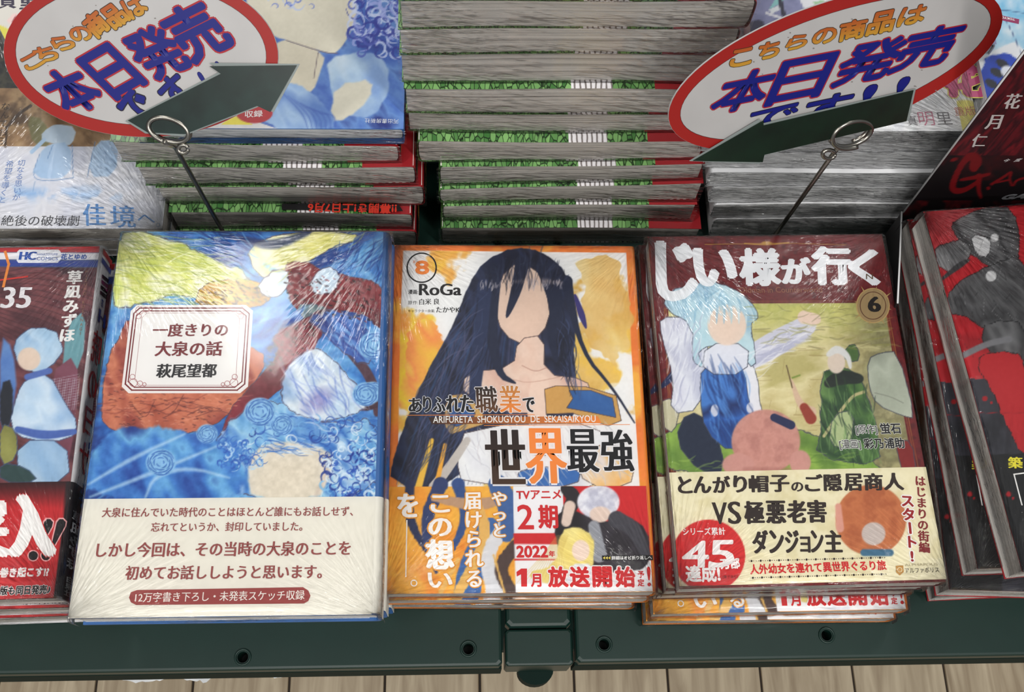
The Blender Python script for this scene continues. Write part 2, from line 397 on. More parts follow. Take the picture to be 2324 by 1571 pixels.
# ------------------------------------------------------------------ book builder
def cover_profile(W, T0, T1, side, zb, zt, thick, r, n=40):
    """list of (x, z) outer and inner points going bottom sheet -> spine -> top sheet"""
    r = min(r, .0075); xs = np.linspace(-W/2, W/2-r, n)
    O = [(x, zb(x)) for x in xs]; I = [(x, zb(x)+thick) for x in xs]
    x_ = W/2-r; b, t = zb(W/2), zt(W/2); m = (b+t)/2; hh = (t-b)/2
    for a in np.linspace(-80, 80, 12):
        ca, sa = cos(radians(a)), sin(radians(a)); e = .45
        O.append((x_+r*ca**e, m+hh*(abs(sa)**e)*(1 if sa > 0 else -1))); I.append((x_+(r-thick)*ca**e, m+(hh-thick)*(abs(sa)**e)*(1 if sa > 0 else -1)))
    O += [(x, zt(x)) for x in xs[::-1]]; I += [(x, zt(x)-thick) for x in xs[::-1]]
    if side == 'L': O = [(-x, z) for x, z in O]; I = [(-x, z) for x, z in I]
    return O, I
def book_body(root, W, H, zb, zt, side, cmat, pmat, thick=.0005, r=.003, hard=False, inset=.0006, wig=0):
    if side == 'L': zb_, zt_ = (lambda x: zb(-x)), (lambda x: zt(-x))
    else: zb_, zt_ = zb, zt
    O, I = cover_profile(W, 0, 0, side, zb_, zt_, thick, r); n = len(O); V = []; F = []
    for y in (-H/2, H/2):
        V += [(x, y, z) for x, z in O]+[(x, y, z) for x, z in I]
    m = 2*n
    for i in range(n-1):
        F.append((i, i+1, m+i+1, m+i)); F.append((n+i+1, n+i, m+n+i, m+n+i+1))
        F.append((i+1, i, n+i, n+i+1)); F.append((m+i, m+i+1, m+n+i+1, m+n+i))
    F.append((0, m, m+n, n)); F.append((n-1, 2*n-1, m+2*n-1, m+n-1))
    if side == 'L': F = [f[::-1] for f in F]
    link('cover', pymesh('cover', V, F), cmat, root)
    # page block: gently rippled rows of leaves
    nx, nz = 40, 8; ins = inset+(.0006 if hard else 0)
    x0, x1 = -W/2+ins, W/2-ins
    if side == 'R': x1 = W/2-thick-.0008
    else: x0 = -W/2+thick+.0008
    xs = np.linspace(x0, x1, nx); vs = np.linspace(0, 1, nz)
    def zz(x, v): return (zb(x)+thick)*(1-v)+(zt(x)-thick)*v
    ph = random.uniform(0, 6); V = []; UV = []; F = []
    T_ = zt(0)-zb(0); off = random.uniform(0, 9)
    def endx(x, v, i):
        e = .0012*(1-(2*v-1)**4)
        if side == 'R' and i == nx-1: return x-.001+e
        if side == 'L' and i == 0: return x+.001-e
        return x
    def grid(fn, a, b, flip):
        i0 = len(V)
        for j in range(b):
            for i in range(a): p, q = fn(i, j); V.append(p); UV.append(q)
        for j in range(b-1):
            for i in range(a-1):
                q = i0+j*a+i; f = (q, q+1, q+a+1, q+a); F.append(f[::-1] if flip else f)
    yf, yb = -H/2+ins, H/2-ins
    rip = lambda x, v: .00018*sin(v*19+ph)+.00015*sin(x*90+v*5+ph)
    grid(lambda i, j: ((endx(xs[i], vs[j], i), yf+rip(xs[i], vs[j]), zz(xs[i], vs[j])), (xs[i]+off, vs[j]*T_+off)), nx, nz, False)
    grid(lambda i, j: ((endx(xs[i], vs[j], i), yb, zz(xs[i], vs[j])), (xs[i]+off+3, vs[j]*T_+off)), nx, nz, True)
    ys = np.linspace(yf, yb, 30)
    grid(lambda i, j: ((endx(x0, vs[j], 0)+(rip(ys[i], vs[j]) if side == 'R' and 0 < i < 29 else 0), ys[i], zz(x0, vs[j])), (ys[i]+off+5, vs[j]*T_+off)), 30, nz, True)
    grid(lambda i, j: ((endx(x1, vs[j], nx-1)-(rip(ys[i], vs[j]) if side == 'L' and 0 < i < 29 else 0), ys[i], zz(x1, vs[j])), (ys[i]+off+7, vs[j]*T_+off)), 30, nz, False)
    grid(lambda i, j: ((xs[i], (yf, yb)[j], zz(xs[i], 1)), (0, 0)), nx, 2, False)
    grid(lambda i, j: ((xs[i], (yf, yb)[j], zz(xs[i], 0)), (0, 0)), nx, 2, True)
    link('page_block', np_mesh('page_block', V, F, uv=UV), pmat, root)

def film_top(root, W, H, T, amp=1.0, corners=(1, 1, 1, 1), mid=.25, R=.045, fold=(.012, .012), cell=.0025, kx=9, kr=90):
    """shrink film draped over the book: top sheet plus folded flaps; gathered wrinkles radiate from the corners"""
    fx, fy = fold; nx = int((W+2*fx)/cell); ny = int((H+2*fy)/cell)
    U, V = np.meshgrid(np.linspace(-W/2-fx, W/2+fx, nx), np.linspace(-H/2-fy, H/2+fy, ny))
    ex = np.maximum(np.abs(U)-W/2, 0); ey = np.maximum(np.abs(V)-H/2, 0)
    X = np.clip(U, -W/2-.0004, W/2+.0004); Y = np.clip(V, -H/2-.0004, H/2+.0004); s = random.randint(0, 999)
    Z = T+.0004-np.minimum(ex+ey, T*.95)
    nz = fbm(U*14, V*14, s)-.5; fade = np.clip((np.minimum(W/2-np.abs(U), H/2-np.abs(V)))/.01, 0, 1)
    Z = Z+(nz+.5)*.0005*(ex+ey <= 0)
    out = (ex+ey > 0); X = X+out*(np.abs(fbm(U*200, V*200, s+5)))*.0012*np.sign(U)*(ex > 0); Y = Y+out*fbm(U*200, V*200, s+9)*.0012*np.sign(V)*(ey > 0)
    # polar coordinates about the nearest corner
    cxs = np.where(U < 0, -W/2, W/2)*1.04; cys = np.where(V < 0, -H/2, H/2)*1.03
    dx, dy = U-cxs, V-cys; r = np.hypot(dx, dy); th = np.arctan2(dy*np.sign(-cys), dx*np.sign(-cxs))
    ci = (U > 0).astype(int)+2*(V > 0).astype(int)
    cw = np.array(corners, float)[ci]
    A = amp*(cw*np.exp(-(r/R)**2)+np.exp(-(fade*3)**2)*.25+out*1.2)*np.clip((np.hypot(U, V)-.02)/.03, 0, 1)+amp*mid*.25*np.clip((r.max()-r)/.03, 0, 1)*np.clip(np.minimum(abs(U), abs(V))/.01, 0, 1)
    A = A*(.35+1.1*fbm(U*45, V*45, s+2, 2))*np.clip(np.minimum(abs(U), abs(V))/.02+.0, 0, 1)*.85
    UVm = np.stack([th*kx*3.2+ci*13+s, r*kr+ci*7], -1)
    # away from the corners the wrinkles run along the width
    P = np.stack([X, Y, Z], -1).reshape(-1, 3)
    i = (np.arange(ny-1)[:, None]*nx+np.arange(nx-1)[None]).ravel(); F = np.stack([i, i+1, i+nx+1, i+nx], -1)
    cell_c = (ci[:-1, :-1] == ci[1:, 1:]) & (ci[:-1, 1:] == ci[1:, :-1]) & (ci[:-1, :-1] == ci[1:, :-1])
    link('shrink_wrap', np_mesh('shrink_wrap', P, F, uv=UVm.reshape(-1, 2), amp=A.ravel(), smooth=True), FILM, root)
def film_front(root, W, H, zb, zt, amp=1.0, endw=.03, both=True):
    """crinkled film over the front (tail) edge of a book"""
    nx, nz = 70, 7; xs = np.linspace(-W/2-.001, W/2+.001, nx); vs = np.linspace(-.02, 1.02, nz); U, V = np.meshgrid(xs, vs); s = random.randint(0, 999)
    zbv = np.array([zb(x) for x in xs]); ztv = np.array([zt(x) for x in xs])
    Z = zbv*(1-V)+ztv*V; Y = -H/2-.0006-.0011*fbm(U*150, V*4, s)*(np.sin(np.clip(V, 0, 1)*pi)*.9+.1)
    d = np.minimum(U+W/2, W/2-U); A = amp*(.22+1.2*np.exp(-(d/endw)**2))*(.2+1.3*fbm(U*50, V*2, s+3, 2))
    UVm = np.stack([U*110+V*2, V*7+U*30], -1)
    i = (np.arange(nz-1)[:, None]*nx+np.arange(nx-1)[None]).ravel(); F = np.stack([i, i+1, i+nx+1, i+nx], -1)
    link('shrink_wrap', np_mesh('shrink_wrap', np.stack([U, Y, Z], -1).reshape(-1, 3), F, uv=UVm.reshape(-1, 2), amp=A.ravel(), smooth=True), FILM_SIDE, root)

def flat_book(name, label, W, H, T, xyz, rz, cmat, pmat=PAGES, side='R', group=None, hard=False, r=.003, cat='book'):
    """xyz: centre of the TOP face"""
    root = thing(name, label, cat, (xyz[0], xyz[1], xyz[2]-T), rz, group)
    book_body(root, W, H, (lambda x: 0.0), (lambda x: T), side, cmat, pmat, hard=hard, r=r, thick=.0016 if hard else .0005)
    return root
def pose_from(pTL, pTR, pBL, pBR, z):
    q = [at_z(*p, z) for p in (pTL, pTR, pBR, pBL)]; c = sum(q)/4
    d = (q[1]-q[0])+(q[2]-q[3]); e = (q[0]-q[3])+(q[1]-q[2]); a1 = atan2(d[1], d[0]); a2 = atan2(e[1], e[0])-pi/2
    W = (np.linalg.norm(q[1]-q[0])+np.linalg.norm(q[2]-q[3]))/2; H = (np.linalg.norm(q[0]-q[3])+np.linalg.norm(q[1]-q[2]))/2
    return c, (a1+a2)/2, W, H

# ------------------------------------------------------------------ floor
BW, BX = .1096, .0115
def wood_mat():
    m, nt, b = newmat('floor_wood'); tc = N(nt, 'ShaderNodeTexCoord'); oi = N(nt, 'ShaderNodeObjectInfo')
    mp = N(nt, 'ShaderNodeMapping'); mp.inputs['Scale'].default_value = (55, 5, 5); nt.links.new(tc.outputs['Object'], mp.inputs[0])
    ad = N(nt, 'ShaderNodeVectorMath', operation='ADD'); nt.links.new(mp.outputs[0], ad.inputs[0])
    mu = N(nt, 'ShaderNodeMath', operation='MULTIPLY'); mu.inputs[1].default_value = 60; nt.links.new(oi.outputs['Random'], mu.inputs[0]); nt.links.new(mu.outputs[0], ad.inputs[1])
    no = N(nt, 'ShaderNodeTexNoise'); no.inputs['Scale'].default_value = 1; no.inputs['Detail'].default_value = 6; no.inputs['Distortion'].default_value = 1.2
    nt.links.new(ad.outputs[0], no.inputs['Vector']); r = N(nt, 'ShaderNodeValToRGB'); e = r.color_ramp.elements
    e[0].position = .3; e[0].color = (*lin((138, 120, 96)), 1); e[1].position = .7; e[1].color = (*lin((184, 168, 142)), 1)
    nt.links.new(no.outputs['Fac'], r.inputs[0]); nt.links.new(r.outputs[0], b.inputs['Base Color']); b.inputs['Roughness'].default_value = .5
    return m
WOOD = wood_mat(); GROOVE = solid('groove_dark', (52, 42, 34), .9)
V, F = boxgeo(-1.5, 1.9, -1.3, 2.2, -.03, -.004); floor = link('floor', pymesh('floor', V, F), GROOVE, None, kind='structure')
V, F = boxgeo(-BW/2+.0013, BW/2-.0013, -.449, .449, -.0039, 0, .0012); pm = pymesh('plank', V, F)
for i in range(-8, 11):
    for j in range(-1, 3):
        o = link('plank', pm, WOOD if not pm.materials else None, floor); o.location = (BX+BW*(i+.5), -.12+.9*j+(i % 3)*.3-.3, 0)

# ------------------------------------------------------------------ green steel display table
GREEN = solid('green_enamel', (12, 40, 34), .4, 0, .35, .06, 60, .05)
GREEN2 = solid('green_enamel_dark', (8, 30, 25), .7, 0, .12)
BLACK = solid('hole_shade_black', (8, 9, 9), .8)
table = thing('display_table', 'dark green enamelled steel display table carrying all the books', 'table', (.02, .058, 0))
FY = .058
HOLES = [(-.11318, .0628), (-.00066, .0651), (.06811, .0662), (.18278, .0690)]
def slab(name, x0, x1, y0, y1, z0, z1, b, mat, holes=()):
    V, F = boxgeo(x0-.02, x1-.02, y0-FY, y1-FY, z0, z1, b); me = pymesh(name, V, F); o = link(name, me, mat, table)
    if holes:
        bpy.context.view_layer.update(); cut = []
        for hx, hy in holes:
            n = 28; Vc = [(hx-.02+.0027*cos(2*pi*k/n), hy-FY+.0027*sin(2*pi*k/n), z) for z in (z0-.01, z1+.01) for k in range(n)]
            Fc = [(k, (k+1) % n, n+(k+1) % n, n+k) for k in range(n)]+[tuple(range(n))[::-1], tuple(range(n, 2*n))]
            c = link('cutter', pymesh('cutter', Vc, Fc), None, table); cut.append(c)
            md = o.modifiers.new('hole', 'BOOLEAN'); md.operation = 'DIFFERENCE'; md.object = c; md.solver = 'EXACT'
        dg = bpy.context.evaluated_depsgraph_get(); nm = bpy.data.meshes.new_from_object(o.evaluated_get(dg)); o.modifiers.clear(); o.data = nm
        for c in cut: bpy.data.objects.remove(c)
    return o
slab('top_panel', -.62, .0163, FY-.0015, .60, TZ-.012, TZ, .0016, GREEN, HOLES[:2])
slab('top_panel', .0538, .70, FY-.0005, .60, TZ-.012, TZ, .0016, GREEN, HOLES[2:])
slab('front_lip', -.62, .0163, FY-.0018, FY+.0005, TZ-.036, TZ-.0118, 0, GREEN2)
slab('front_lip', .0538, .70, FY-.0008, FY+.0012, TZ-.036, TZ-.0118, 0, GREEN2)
slab('leg_socket', .0183, .0520, .0755, .60, TZ-.014, TZ-.0015, .002, GREEN)
slab('leg_socket_cap', .0180, .0526, FY-.0012, .0750, TZ-.034, TZ-.0045, .0012, GREEN)
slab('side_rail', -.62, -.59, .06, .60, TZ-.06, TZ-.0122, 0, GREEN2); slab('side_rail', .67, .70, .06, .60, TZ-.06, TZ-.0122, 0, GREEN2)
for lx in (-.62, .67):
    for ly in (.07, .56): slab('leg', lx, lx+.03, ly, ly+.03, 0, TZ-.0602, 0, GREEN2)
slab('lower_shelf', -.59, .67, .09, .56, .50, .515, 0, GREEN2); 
for lx in (-.589, .659):
    for ly in (.085,): slab('shelf_bracket', lx, lx+.01, ly, ly+.01, .49, .52, 0, GREEN2)
n = 24
V = [(.0350-.02+.0095*cos(a), FY+.0035-FY+.0075*sin(a)-.004, z) for z in (TZ-.050, TZ-.0345) for a in np.linspace(0, 2*pi, n, endpoint=False)]
link('round_nub', pymesh('round_nub', V, [(k, (k+1) % n, n+(k+1) % n, n+k) for k in range(n)]+[tuple(range(n))[::-1], tuple(range(n, 2*n))]), GREEN2, table)
for hx, hy in HOLES:
    for R0, dz in ((.0037, .0002),):
        V = []; F = []; n, m = 32, 8
        for i in range(n):
            for j in range(m):
                a, b = 2*pi*i/n, 2*pi*j/m; rr = R0+.0006*cos(b); V.append((hx-.02+rr*cos(a), hy-FY+rr*sin(a), TZ+dz+.00055*sin(b)))
                F.append((i*m+j, ((i+1) % n)*m+j, ((i+1) % n)*m+(j+1) % m, i*m+(j+1) % m))
        link('hole_rim', pymesh('hole_rim', V, F, True), GREEN, table)
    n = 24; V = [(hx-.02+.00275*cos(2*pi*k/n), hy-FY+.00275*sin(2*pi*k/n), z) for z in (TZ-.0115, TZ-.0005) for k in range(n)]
    link('hole_shade_cup', pymesh('hole_shade_cup', V, [(k, (k+1) % n, n+(k+1) % n, n+k) for k in range(n)]+[tuple(range(n))]), BLACK, table)  # black cup closes each hole; its colour stands in for the shade inside

# torn packing film on the lower shelf, its ragged edge showing past the table front
def ragged(name, label, x0p, x1p, yp, z=.52, amp=.006, seed=3):
    a, b = at_z(x0p, yp(x0p), z), at_z(x1p, yp(x1p), z); nx, ny = 60, 14; V = []; F = []
    for j in range(ny):
        for i in range(nx):
            t = i/(nx-1); e = a*(1-t)+b*t; f = j/(ny-1); y = e[1]+(f*.10)-amp*(1-f)*float(fbm(np.array(t*23.), np.array(seed*1.), seed, 3))*2*min(1, 6*t, 6*(1-t))
            V.append((e[0], y, z-.0035*0+.004*float(fbm(np.array(t*30.), np.array(f*9.), seed+5, 3))))
    for j in range(ny-1):
        for i in range(nx-1): F.append((j*nx+i, j*nx+i+1, (j+1)*nx+i+1, (j+1)*nx+i))
    o = link(name, pymesh(name, V, F, True), solid('scrap_white', (222, 224, 226), .3), None, label=label, category='packing film')
edge = lambda x: 1563-.0365*x if x < 1140 else 1510-.0345*(x-1310)+6
ragged('film_scrap', 'torn white packing film peeking out under the left half of the table front', 250, 700, lambda x: edge(x)-16, amp=.004, seed=3)
ragged('film_scrap', 'torn white packing film peeking out under the right half of the table front', 1430, 2230, lambda x: edge(x)-14, amp=.004, seed=8)

# ------------------------------------------------------------------ front row books
W_, H_ = 'white', 'x'
def finish(root, arts, letters):
    for nme, a, h in arts: a.build(nme, root, h)
    for nme, l in letters: l.build(nme, root)
def copy_tree(root, loc, rz, label, group=None, skip=()):
    r = root.copy(); COL.objects.link(r); r.location = loc; r.rotation_euler = (0, 0, rz); r['label'] = label
    if group: r['group'] = group
    for ch in root.children:
        if ch.name.split('.')[0] in skip: continue
        c = ch.copy(); COL.objects.link(c); c.parent = r
        for g in ch.children: d = g.copy(); COL.objects.link(d); d.parent = c
    return r
def sheet_band(root, name, x0, x1, y0, y1, T, side_x, mat, th=.0003):
    """paper belly band: top sheet and a fold down the spine"""
    V, F = boxgeo(x0, x1, y0, y1, T+.00002, T+th, 0)
    b0 = len(V); s = 1 if side_x > 0 else -1; a, b = sorted((side_x, side_x+s*th)); V2, F2 = boxgeo(a, b, y0, y1, .001, T-.0028, 0)
    V += V2; F += [tuple(i+b0 for i in f) for f in F2]
    # rounded shoulder
    r = .003; n = 8; i0 = len(V); xc = side_x-s*r; zc = T-r
    for y in (y0, y1):
        for k in range(n+1):
            for rr in (r+th, r): V.append((xc+s*rr*sin(pi/2*k/n), y, zc+rr*cos(pi/2*k/n)))
    q = 2*(n+1)
    for k in range(n): F.append((i0+2*k, i0+2*k+2, i0+q+2*k+2, i0+q+2*k)); F.append((i0+2*k+1, i0+q+2*k+1, i0+q+2*k+3, i0+2*k+3))
    return link(name, pymesh(name, V, F), mat, root)

# ---- 1. blue memoir with the cream band
c, a, W, H = np.array([-.10587, .16534, .820]), -.0014, .1336, .1886
blueC = solid('cover_blue', (44, 96, 160), .4)
T1 = .0205
memo = flat_book('hardcover_book', 'blue watercolour hardcover with a framed white title panel and a cream band', W, H, T1, c, a, blueC, PAGES_W, 'R', 'blue hardcover copies', hard=True, r=.006)
pl = Plane(memo, (0, 0, T1))
A = Art(pl, -W/2, W/2-.0035, -H/2, H/2, .0004, (60, 120, 190)); A.ol = (1.8, (80, 60, 80)); 
A.wc(np.ones(A.X.shape), [(28, 66, 140), (38, 98, 178), (70, 140, 208), (120, 180, 226), (60, 120, 190)], 75, 1.8, -25, 2.6)
A.fill([(290, 520), (360, 535), (470, 580), (560, 620), (585, 660), (520, 700), (400, 660), (300, 700), (250, 690), (262, 560)], [(214, 222, 120), (236, 236, 180), (240, 240, 214), (224, 226, 140), (196, 206, 96)], 8, 8)
A.fill([(560, 560), (640, 530), (760, 523), (830, 540), (720, 575), (640, 640), (580, 625)], [(238, 236, 160), (246, 242, 206), (232, 226, 128)], 4, 4)
for k in range(26):
    y = 545+k*5.6; A.stroke([(275+random.uniform(-15, 20), y), (360, y+random.uniform(-14, 10)), (450, y+random.uniform(-10, 14)), (540+random.uniform(-20, 30), y+random.uniform(-18, 12))], random.uniform(1.2, 3), random.choice([(200, 208, 80), (250, 250, 226), (178, 190, 90), (160, 180, 110)]), alpha=.55, taper=True)
A.stroke([(500, 530), (560, 545), (620, 560), (700, 528)], [3, 16, 22, 10], (22, 38, 92), 7, .75)
A.stroke([(820, 540), (780, 600), (730, 650), (760, 700)], [14, 24, 18, 6], (24, 60, 138), 10, .7); A.stroke([(600, 600), (660, 640), (760, 612), (850, 560)], [8, 20, 20, 8], (110, 176, 224), 9, .7)
A.fill([(455, 645), (540, 630), (620, 650), (610, 690), (540, 705), (440, 700)], [(196, 150, 66), (222, 178, 84), (176, 128, 52)], 3, 3)
A.fill([(640, 600), (690, 590), (740, 620), (880, 640), (885, 760), (800, 700), (735, 720), (690, 720), (655, 680)], [(112, 30, 40), (136, 40, 48), (90, 24, 40)], 3, 5)
A.fill([(665, 690), (740, 690), (735, 735), (700, 735)], [(120, 150, 150), (70, 90, 100), (160, 180, 176)], 3, 4)
A.fill([(605, 620), (650, 610), (660, 650), (620, 680), (580, 665)], (216, 230, 238), 4, 5); A.fill([(740, 600), (770, 620), (765, 665), (715, 672), (700, 640)], (204, 222, 236), 4, 5)
A.fill([(300, 700), (245, 815), (232, 880), (228, 950), (250, 975), (300, 985), (330, 1005), (410, 985), (480, 975), (560, 900), (612, 815), (560, 780)], [(170, 84, 62), (196, 110, 84), (206, 124, 92), (156, 72, 60)], 3, 4)
A.fill([(610, 760), (700, 720), (730, 700), (745, 735), (690, 830), (600, 920), (560, 930), (545, 1000), (500, 1000), (515, 940), (565, 880), (640, 800)], [(110, 30, 44), (140, 46, 60), (150, 60, 74)], 3, 3)
A.stroke([(740, 720), (790, 790), (838, 850), (858, 910), (855, 940)], [40, 26, 22, 24, 12], (84, 54, 66), 3); A.stroke([(858, 915), (830, 928), (800, 924)], [20, 14, 4], (70, 44, 54), 3)
A.fill([(690, 720), (760, 700), (840, 740), (850, 830), (800, 820), (740, 760)], [(50, 78, 160), (90, 140, 208), (30, 50, 120)], 8, 5)
A.fill([(640, 840), (700, 790), (740, 800), (800, 860), (840, 920), (780, 950), (700, 960), (640, 930)], [(196, 216, 232), (226, 234, 238), (150, 180, 216)], 8, 6)
A.ell(722, 910, 34, 22, (120, 110, 180), -30, 24, .6)
A.fill([(545, 930), (620, 905), (700, 960), (870, 950), (870, 1135), (520, 1135), (470, 1030), (500, 990)], [(96, 160, 214), (160, 206, 232), (60, 120, 196), (198, 222, 236)], 8, 8)
A.ol = None
A.hatch([(285, 530), (470, 585), (580, 660), (520, 695), (300, 690), (262, 600)], 130, 14, 90, [(188, 196, 70), (250, 250, 220), (206, 214, 110), (150, 168, 90)], 2.4, .6)
A.hatch([(600, 600), (760, 530), (820, 535), (640, 630)], 40, -28, 80, [(196, 196, 90), (250, 248, 220)], 2.2, .6)
A.hatch([(460, 655), (540, 640), (615, 660), (600, 690), (450, 700)], 90, 30, 9, [(60, 44, 30), (90, 66, 36)], 2.6, .8)
A.hatch([(640, 605), (740, 625), (880, 645), (885, 740), (735, 720), (655, 680)], 170, 30, 9, [(30, 16, 24), (50, 26, 34), (150, 60, 66)], 3, .7); A.hatch([(610, 770), (700, 725), (735, 720), (690, 800), (600, 850)], 90, 30, 9, [(30, 16, 24), (60, 22, 34)], 3, .7)
A.hatch([(240, 820), (560, 900), (480, 970), (330, 1000), (235, 960)], 220, 10, 11, [(96, 44, 44), (70, 34, 40), (220, 150, 120)], 1.8, .75); A.hatch([(240, 820), (600, 820), (560, 900), (330, 1000), (235, 960)], 40, -8, 70, [(220, 140, 110), (140, 66, 56)], 3, .45)
A.hatch([(440, 525), (620, 525), (560, 610), (640, 640), (500, 600)], 40, 30, 60, [(24, 50, 120), (110, 176, 226)], 2.6, .6); A.hatch([(760, 560), (885, 545), (885, 640), (770, 610)], 50, -55, 60, [(24, 60, 140), (140, 196, 232)], 3, .55)
A.hatch([(570, 700), (700, 700), (600, 790)], 40, -40, 60, [(30, 80, 170), (150, 200, 236)], 4, .5, feather=3); A.hatch([(700, 720), (845, 745), (850, 825), (780, 800)], 50, 45, 40, [(36, 50, 130), (130, 180, 226)], 4, .5, feather=3)
A.hatch([(650, 845), (740, 805), (830, 920), (700, 955)], 60, 55, 70, [(96, 120, 196), (240, 244, 248), (150, 170, 220)], 3, .5, feather=3)
A.hatch([(200, 1010), (500, 990), (545, 1130), (195, 1130)], 90, -35, 90, [(24, 54, 140), (120, 190, 232), (60, 120, 200)], 4, .45, feather=3)
A.hatch([(560, 935), (870, 950), (865, 1010), (600, 1000)], 80, 15, 40, [(230, 240, 246), (40, 90, 176), (110, 170, 220)], 3, .5)
A.curls(60, (560, 950, 870, 1050), 18, [(40, 84, 170), (230, 240, 246), (30, 60, 140), (120, 180, 226)])
A.fill([(205, 1010), (300, 960), (470, 990), (520, 1010), (560, 1070), (540, 1135), (190, 1135)], [(34, 78, 160), (64, 128, 202), (110, 176, 222), (30, 60, 140)], 8, 8)
for p in ([(200, 1100), (300, 1040), (420, 985)], [(205, 1128), (330, 1080), (500, 1010)], [(330, 1130), (350, 1080), (430, 1060), (520, 1085)]): A.stroke(p, [4, 10, 3], (190, 220, 240), 6, .7)
A.fill([(575, 1020), (640, 1000), (720, 1010), (760, 1040), (745, 1090), (720, 1135), (575, 1135), (560, 1080)], (224, 214, 196), 7, 4); A.hatch([(600, 1000), (740, 1010), (700, 1035), (610, 1030)], 40, 10, 40, [(70, 130, 210), (220, 232, 240), (40, 90, 176)], 3, .6); A.stroke([(745, 1030), (740, 1080), (715, 1130)], [6, 12, 10], (206, 186, 172), 8, .5)
A.curls(70, (500, 1000, 600, 1060), 12, [(44, 90, 180), (190, 220, 240), (60, 120, 200)]); A.curls(90, (735, 1020, 850, 1130), 16, [(24, 50, 140), (220, 236, 246), (40, 84, 180), (130, 190, 232)], w_=4)
for x, y, r in ((850, 785, 36), (846, 890, 26), (830, 895, 30), (590, 935, 36), (470, 985, 24), (365, 1050, 34), (640, 965, 26)): A.rose(x, y, r, (40, 90, 170), (140, 190, 228))
for k in range(9): A.stroke([(300+k*18, 905+random.uniform(-10, 50)), (330+k*20, 915+random.uniform(0, 50)), (350+k*22, 905+random.uniform(-10, 60))], 1.6, (90, 40, 40), alpha=.7)
A.C += ((A.noise(9, 4)-.5)*46)[..., None]*.7
B = Art(pl, -W/2, W/2-.0035, -H/2, pl.uv(500, 1130.5)[1], .0016, (232, 228, 216)); B.grain(5, 12)
y1 = float(pl.uv(500, 1130.5)[1])
sheet_band(memo, 'paper_band', -W/2, W/2-.003, -H/2+.0005, y1, T1, W/2-.0001, solid('band_cream', (232, 228, 216), .5))
L = Letters(pl, .00016)
WHITE = (240, 238, 236); BUR = (120, 42, 48)
box_ = [(297, 706), (311, 692.7), (558, 692.7), (574, 706), (563, 878), (545, 893), (292, 893), (276.5, 878)]
ctr = np.array([424, 793]); sh = lambda k, pts: [tuple(ctr+(np.array(p)-ctr)*np.array(k)) for p in pts]
L.poly(box_, WHITE)
for k, w_ in (((.945, .93), 3.4), ((.90, .865), 2.8), ((.80, .82), 1.0)): L.line(sh(k, box_), w_, BUR if w_ > 2 else (170, 120, 124), True)
for sx in (-1, 1):
    for sy in (-1, 1):
        bx, by = 424-sy*sx*0+sx*122-(sy*7), 793+sy*82-6
        for r0, ox, oy in ((9, 0, 0), (6, -sx*15, 2*sy), (6, 2*sx, -sy*13), (4, -sx*25, 4*sy)): L.ring((bx-sx*8+ox, by+oy), r0, 1.3, (176, 110, 114), n=18)
L.text('一度きりの', (347, 762), (516, 761), BUR, 1.0, .012, .022); L.text('大泉の話', (352, 806), (503, 805), BUR, 1.0, .012, .022)
L.text('萩尾望都', (355, 855), (490, 854), (30, 28, 32), 1.05, .012, .025)
TX = (146, 74, 72)
LB = Letters(pl, .00055)
for st, p, r, xb in (('大泉に住んでいた時代のことはほとんど誰にもお話しせず、', (232, 1173), (801, 1170), .012), ('忘れてというか、封印していました。', (343, 1206), (686, 1204), .012),
                 ('しかし今回は、その当時の大泉のことを', (219, 1263), (795, 1258), .024), ('初めてお話ししようと思います。', (285, 1314), (730, 1311), .024)):
    LB.text(st, p, r, TX, 1.1, .008, xb)
pill = [(312, 1340), (688, 1333.5), (700, 1341), (705, 1353), (700, 1365), (690, 1370.5), (310, 1374), (298, 1368), (293.5, 1357), (298, 1345)]
LB.poly(pill, (150, 66, 64)); LB.text('12万字書き下ろし・未発表スケッチ収録', (307, 1366), (691, 1360), (238, 232, 224), 1.1, 0, .012)
L2 = Letters(Plane(memo, (W/2+.0002, 0, 0), (0, 1, 0), (0, 0, 1)), .0002)
L2.vert
for k, ch in enumerate('河出書房新社'):
    V_, T_ = glyph(ch); s_ = .0052; L2.layer += 1
    L2._add(np.stack([-.088+.0+(V_[:, 1])*-s_+.006*0-(-0), .0085+V_[:, 0]*0], -1)*0+np.stack([-.060-k*.0058-V_[:, 1]*s_*-1, .008+(1-V_[:, 0])*s_-.001], -1), T_, (150, 80, 70), .0003)
finish(memo, [('cover_art', A, .00006), ('band_print', B, .00038)], [('title_lettering', L), ('band_lettering', LB), ('spine_lettering', L2)])
film_top(memo, W, H, T1+.0007, 1.0, (.6, .5, 1.5, 1.1), mid=.12, R=.036)
for k, (dx, dy) in enumerate(((.0006, .0042), (.0005, .014), (.0005, .012))):
    copy_tree(memo, (c[0]+dx, c[1]+dy, c[2]-T1*(k+2)+.0000), a+(.002, .001, .001)[k], ['blue hardcover directly under the top one, turned very slightly', 'third blue hardcover from the top of its stack', 'lowest blue hardcover, resting on the green table'][k], skip=('shrink_wrap',))

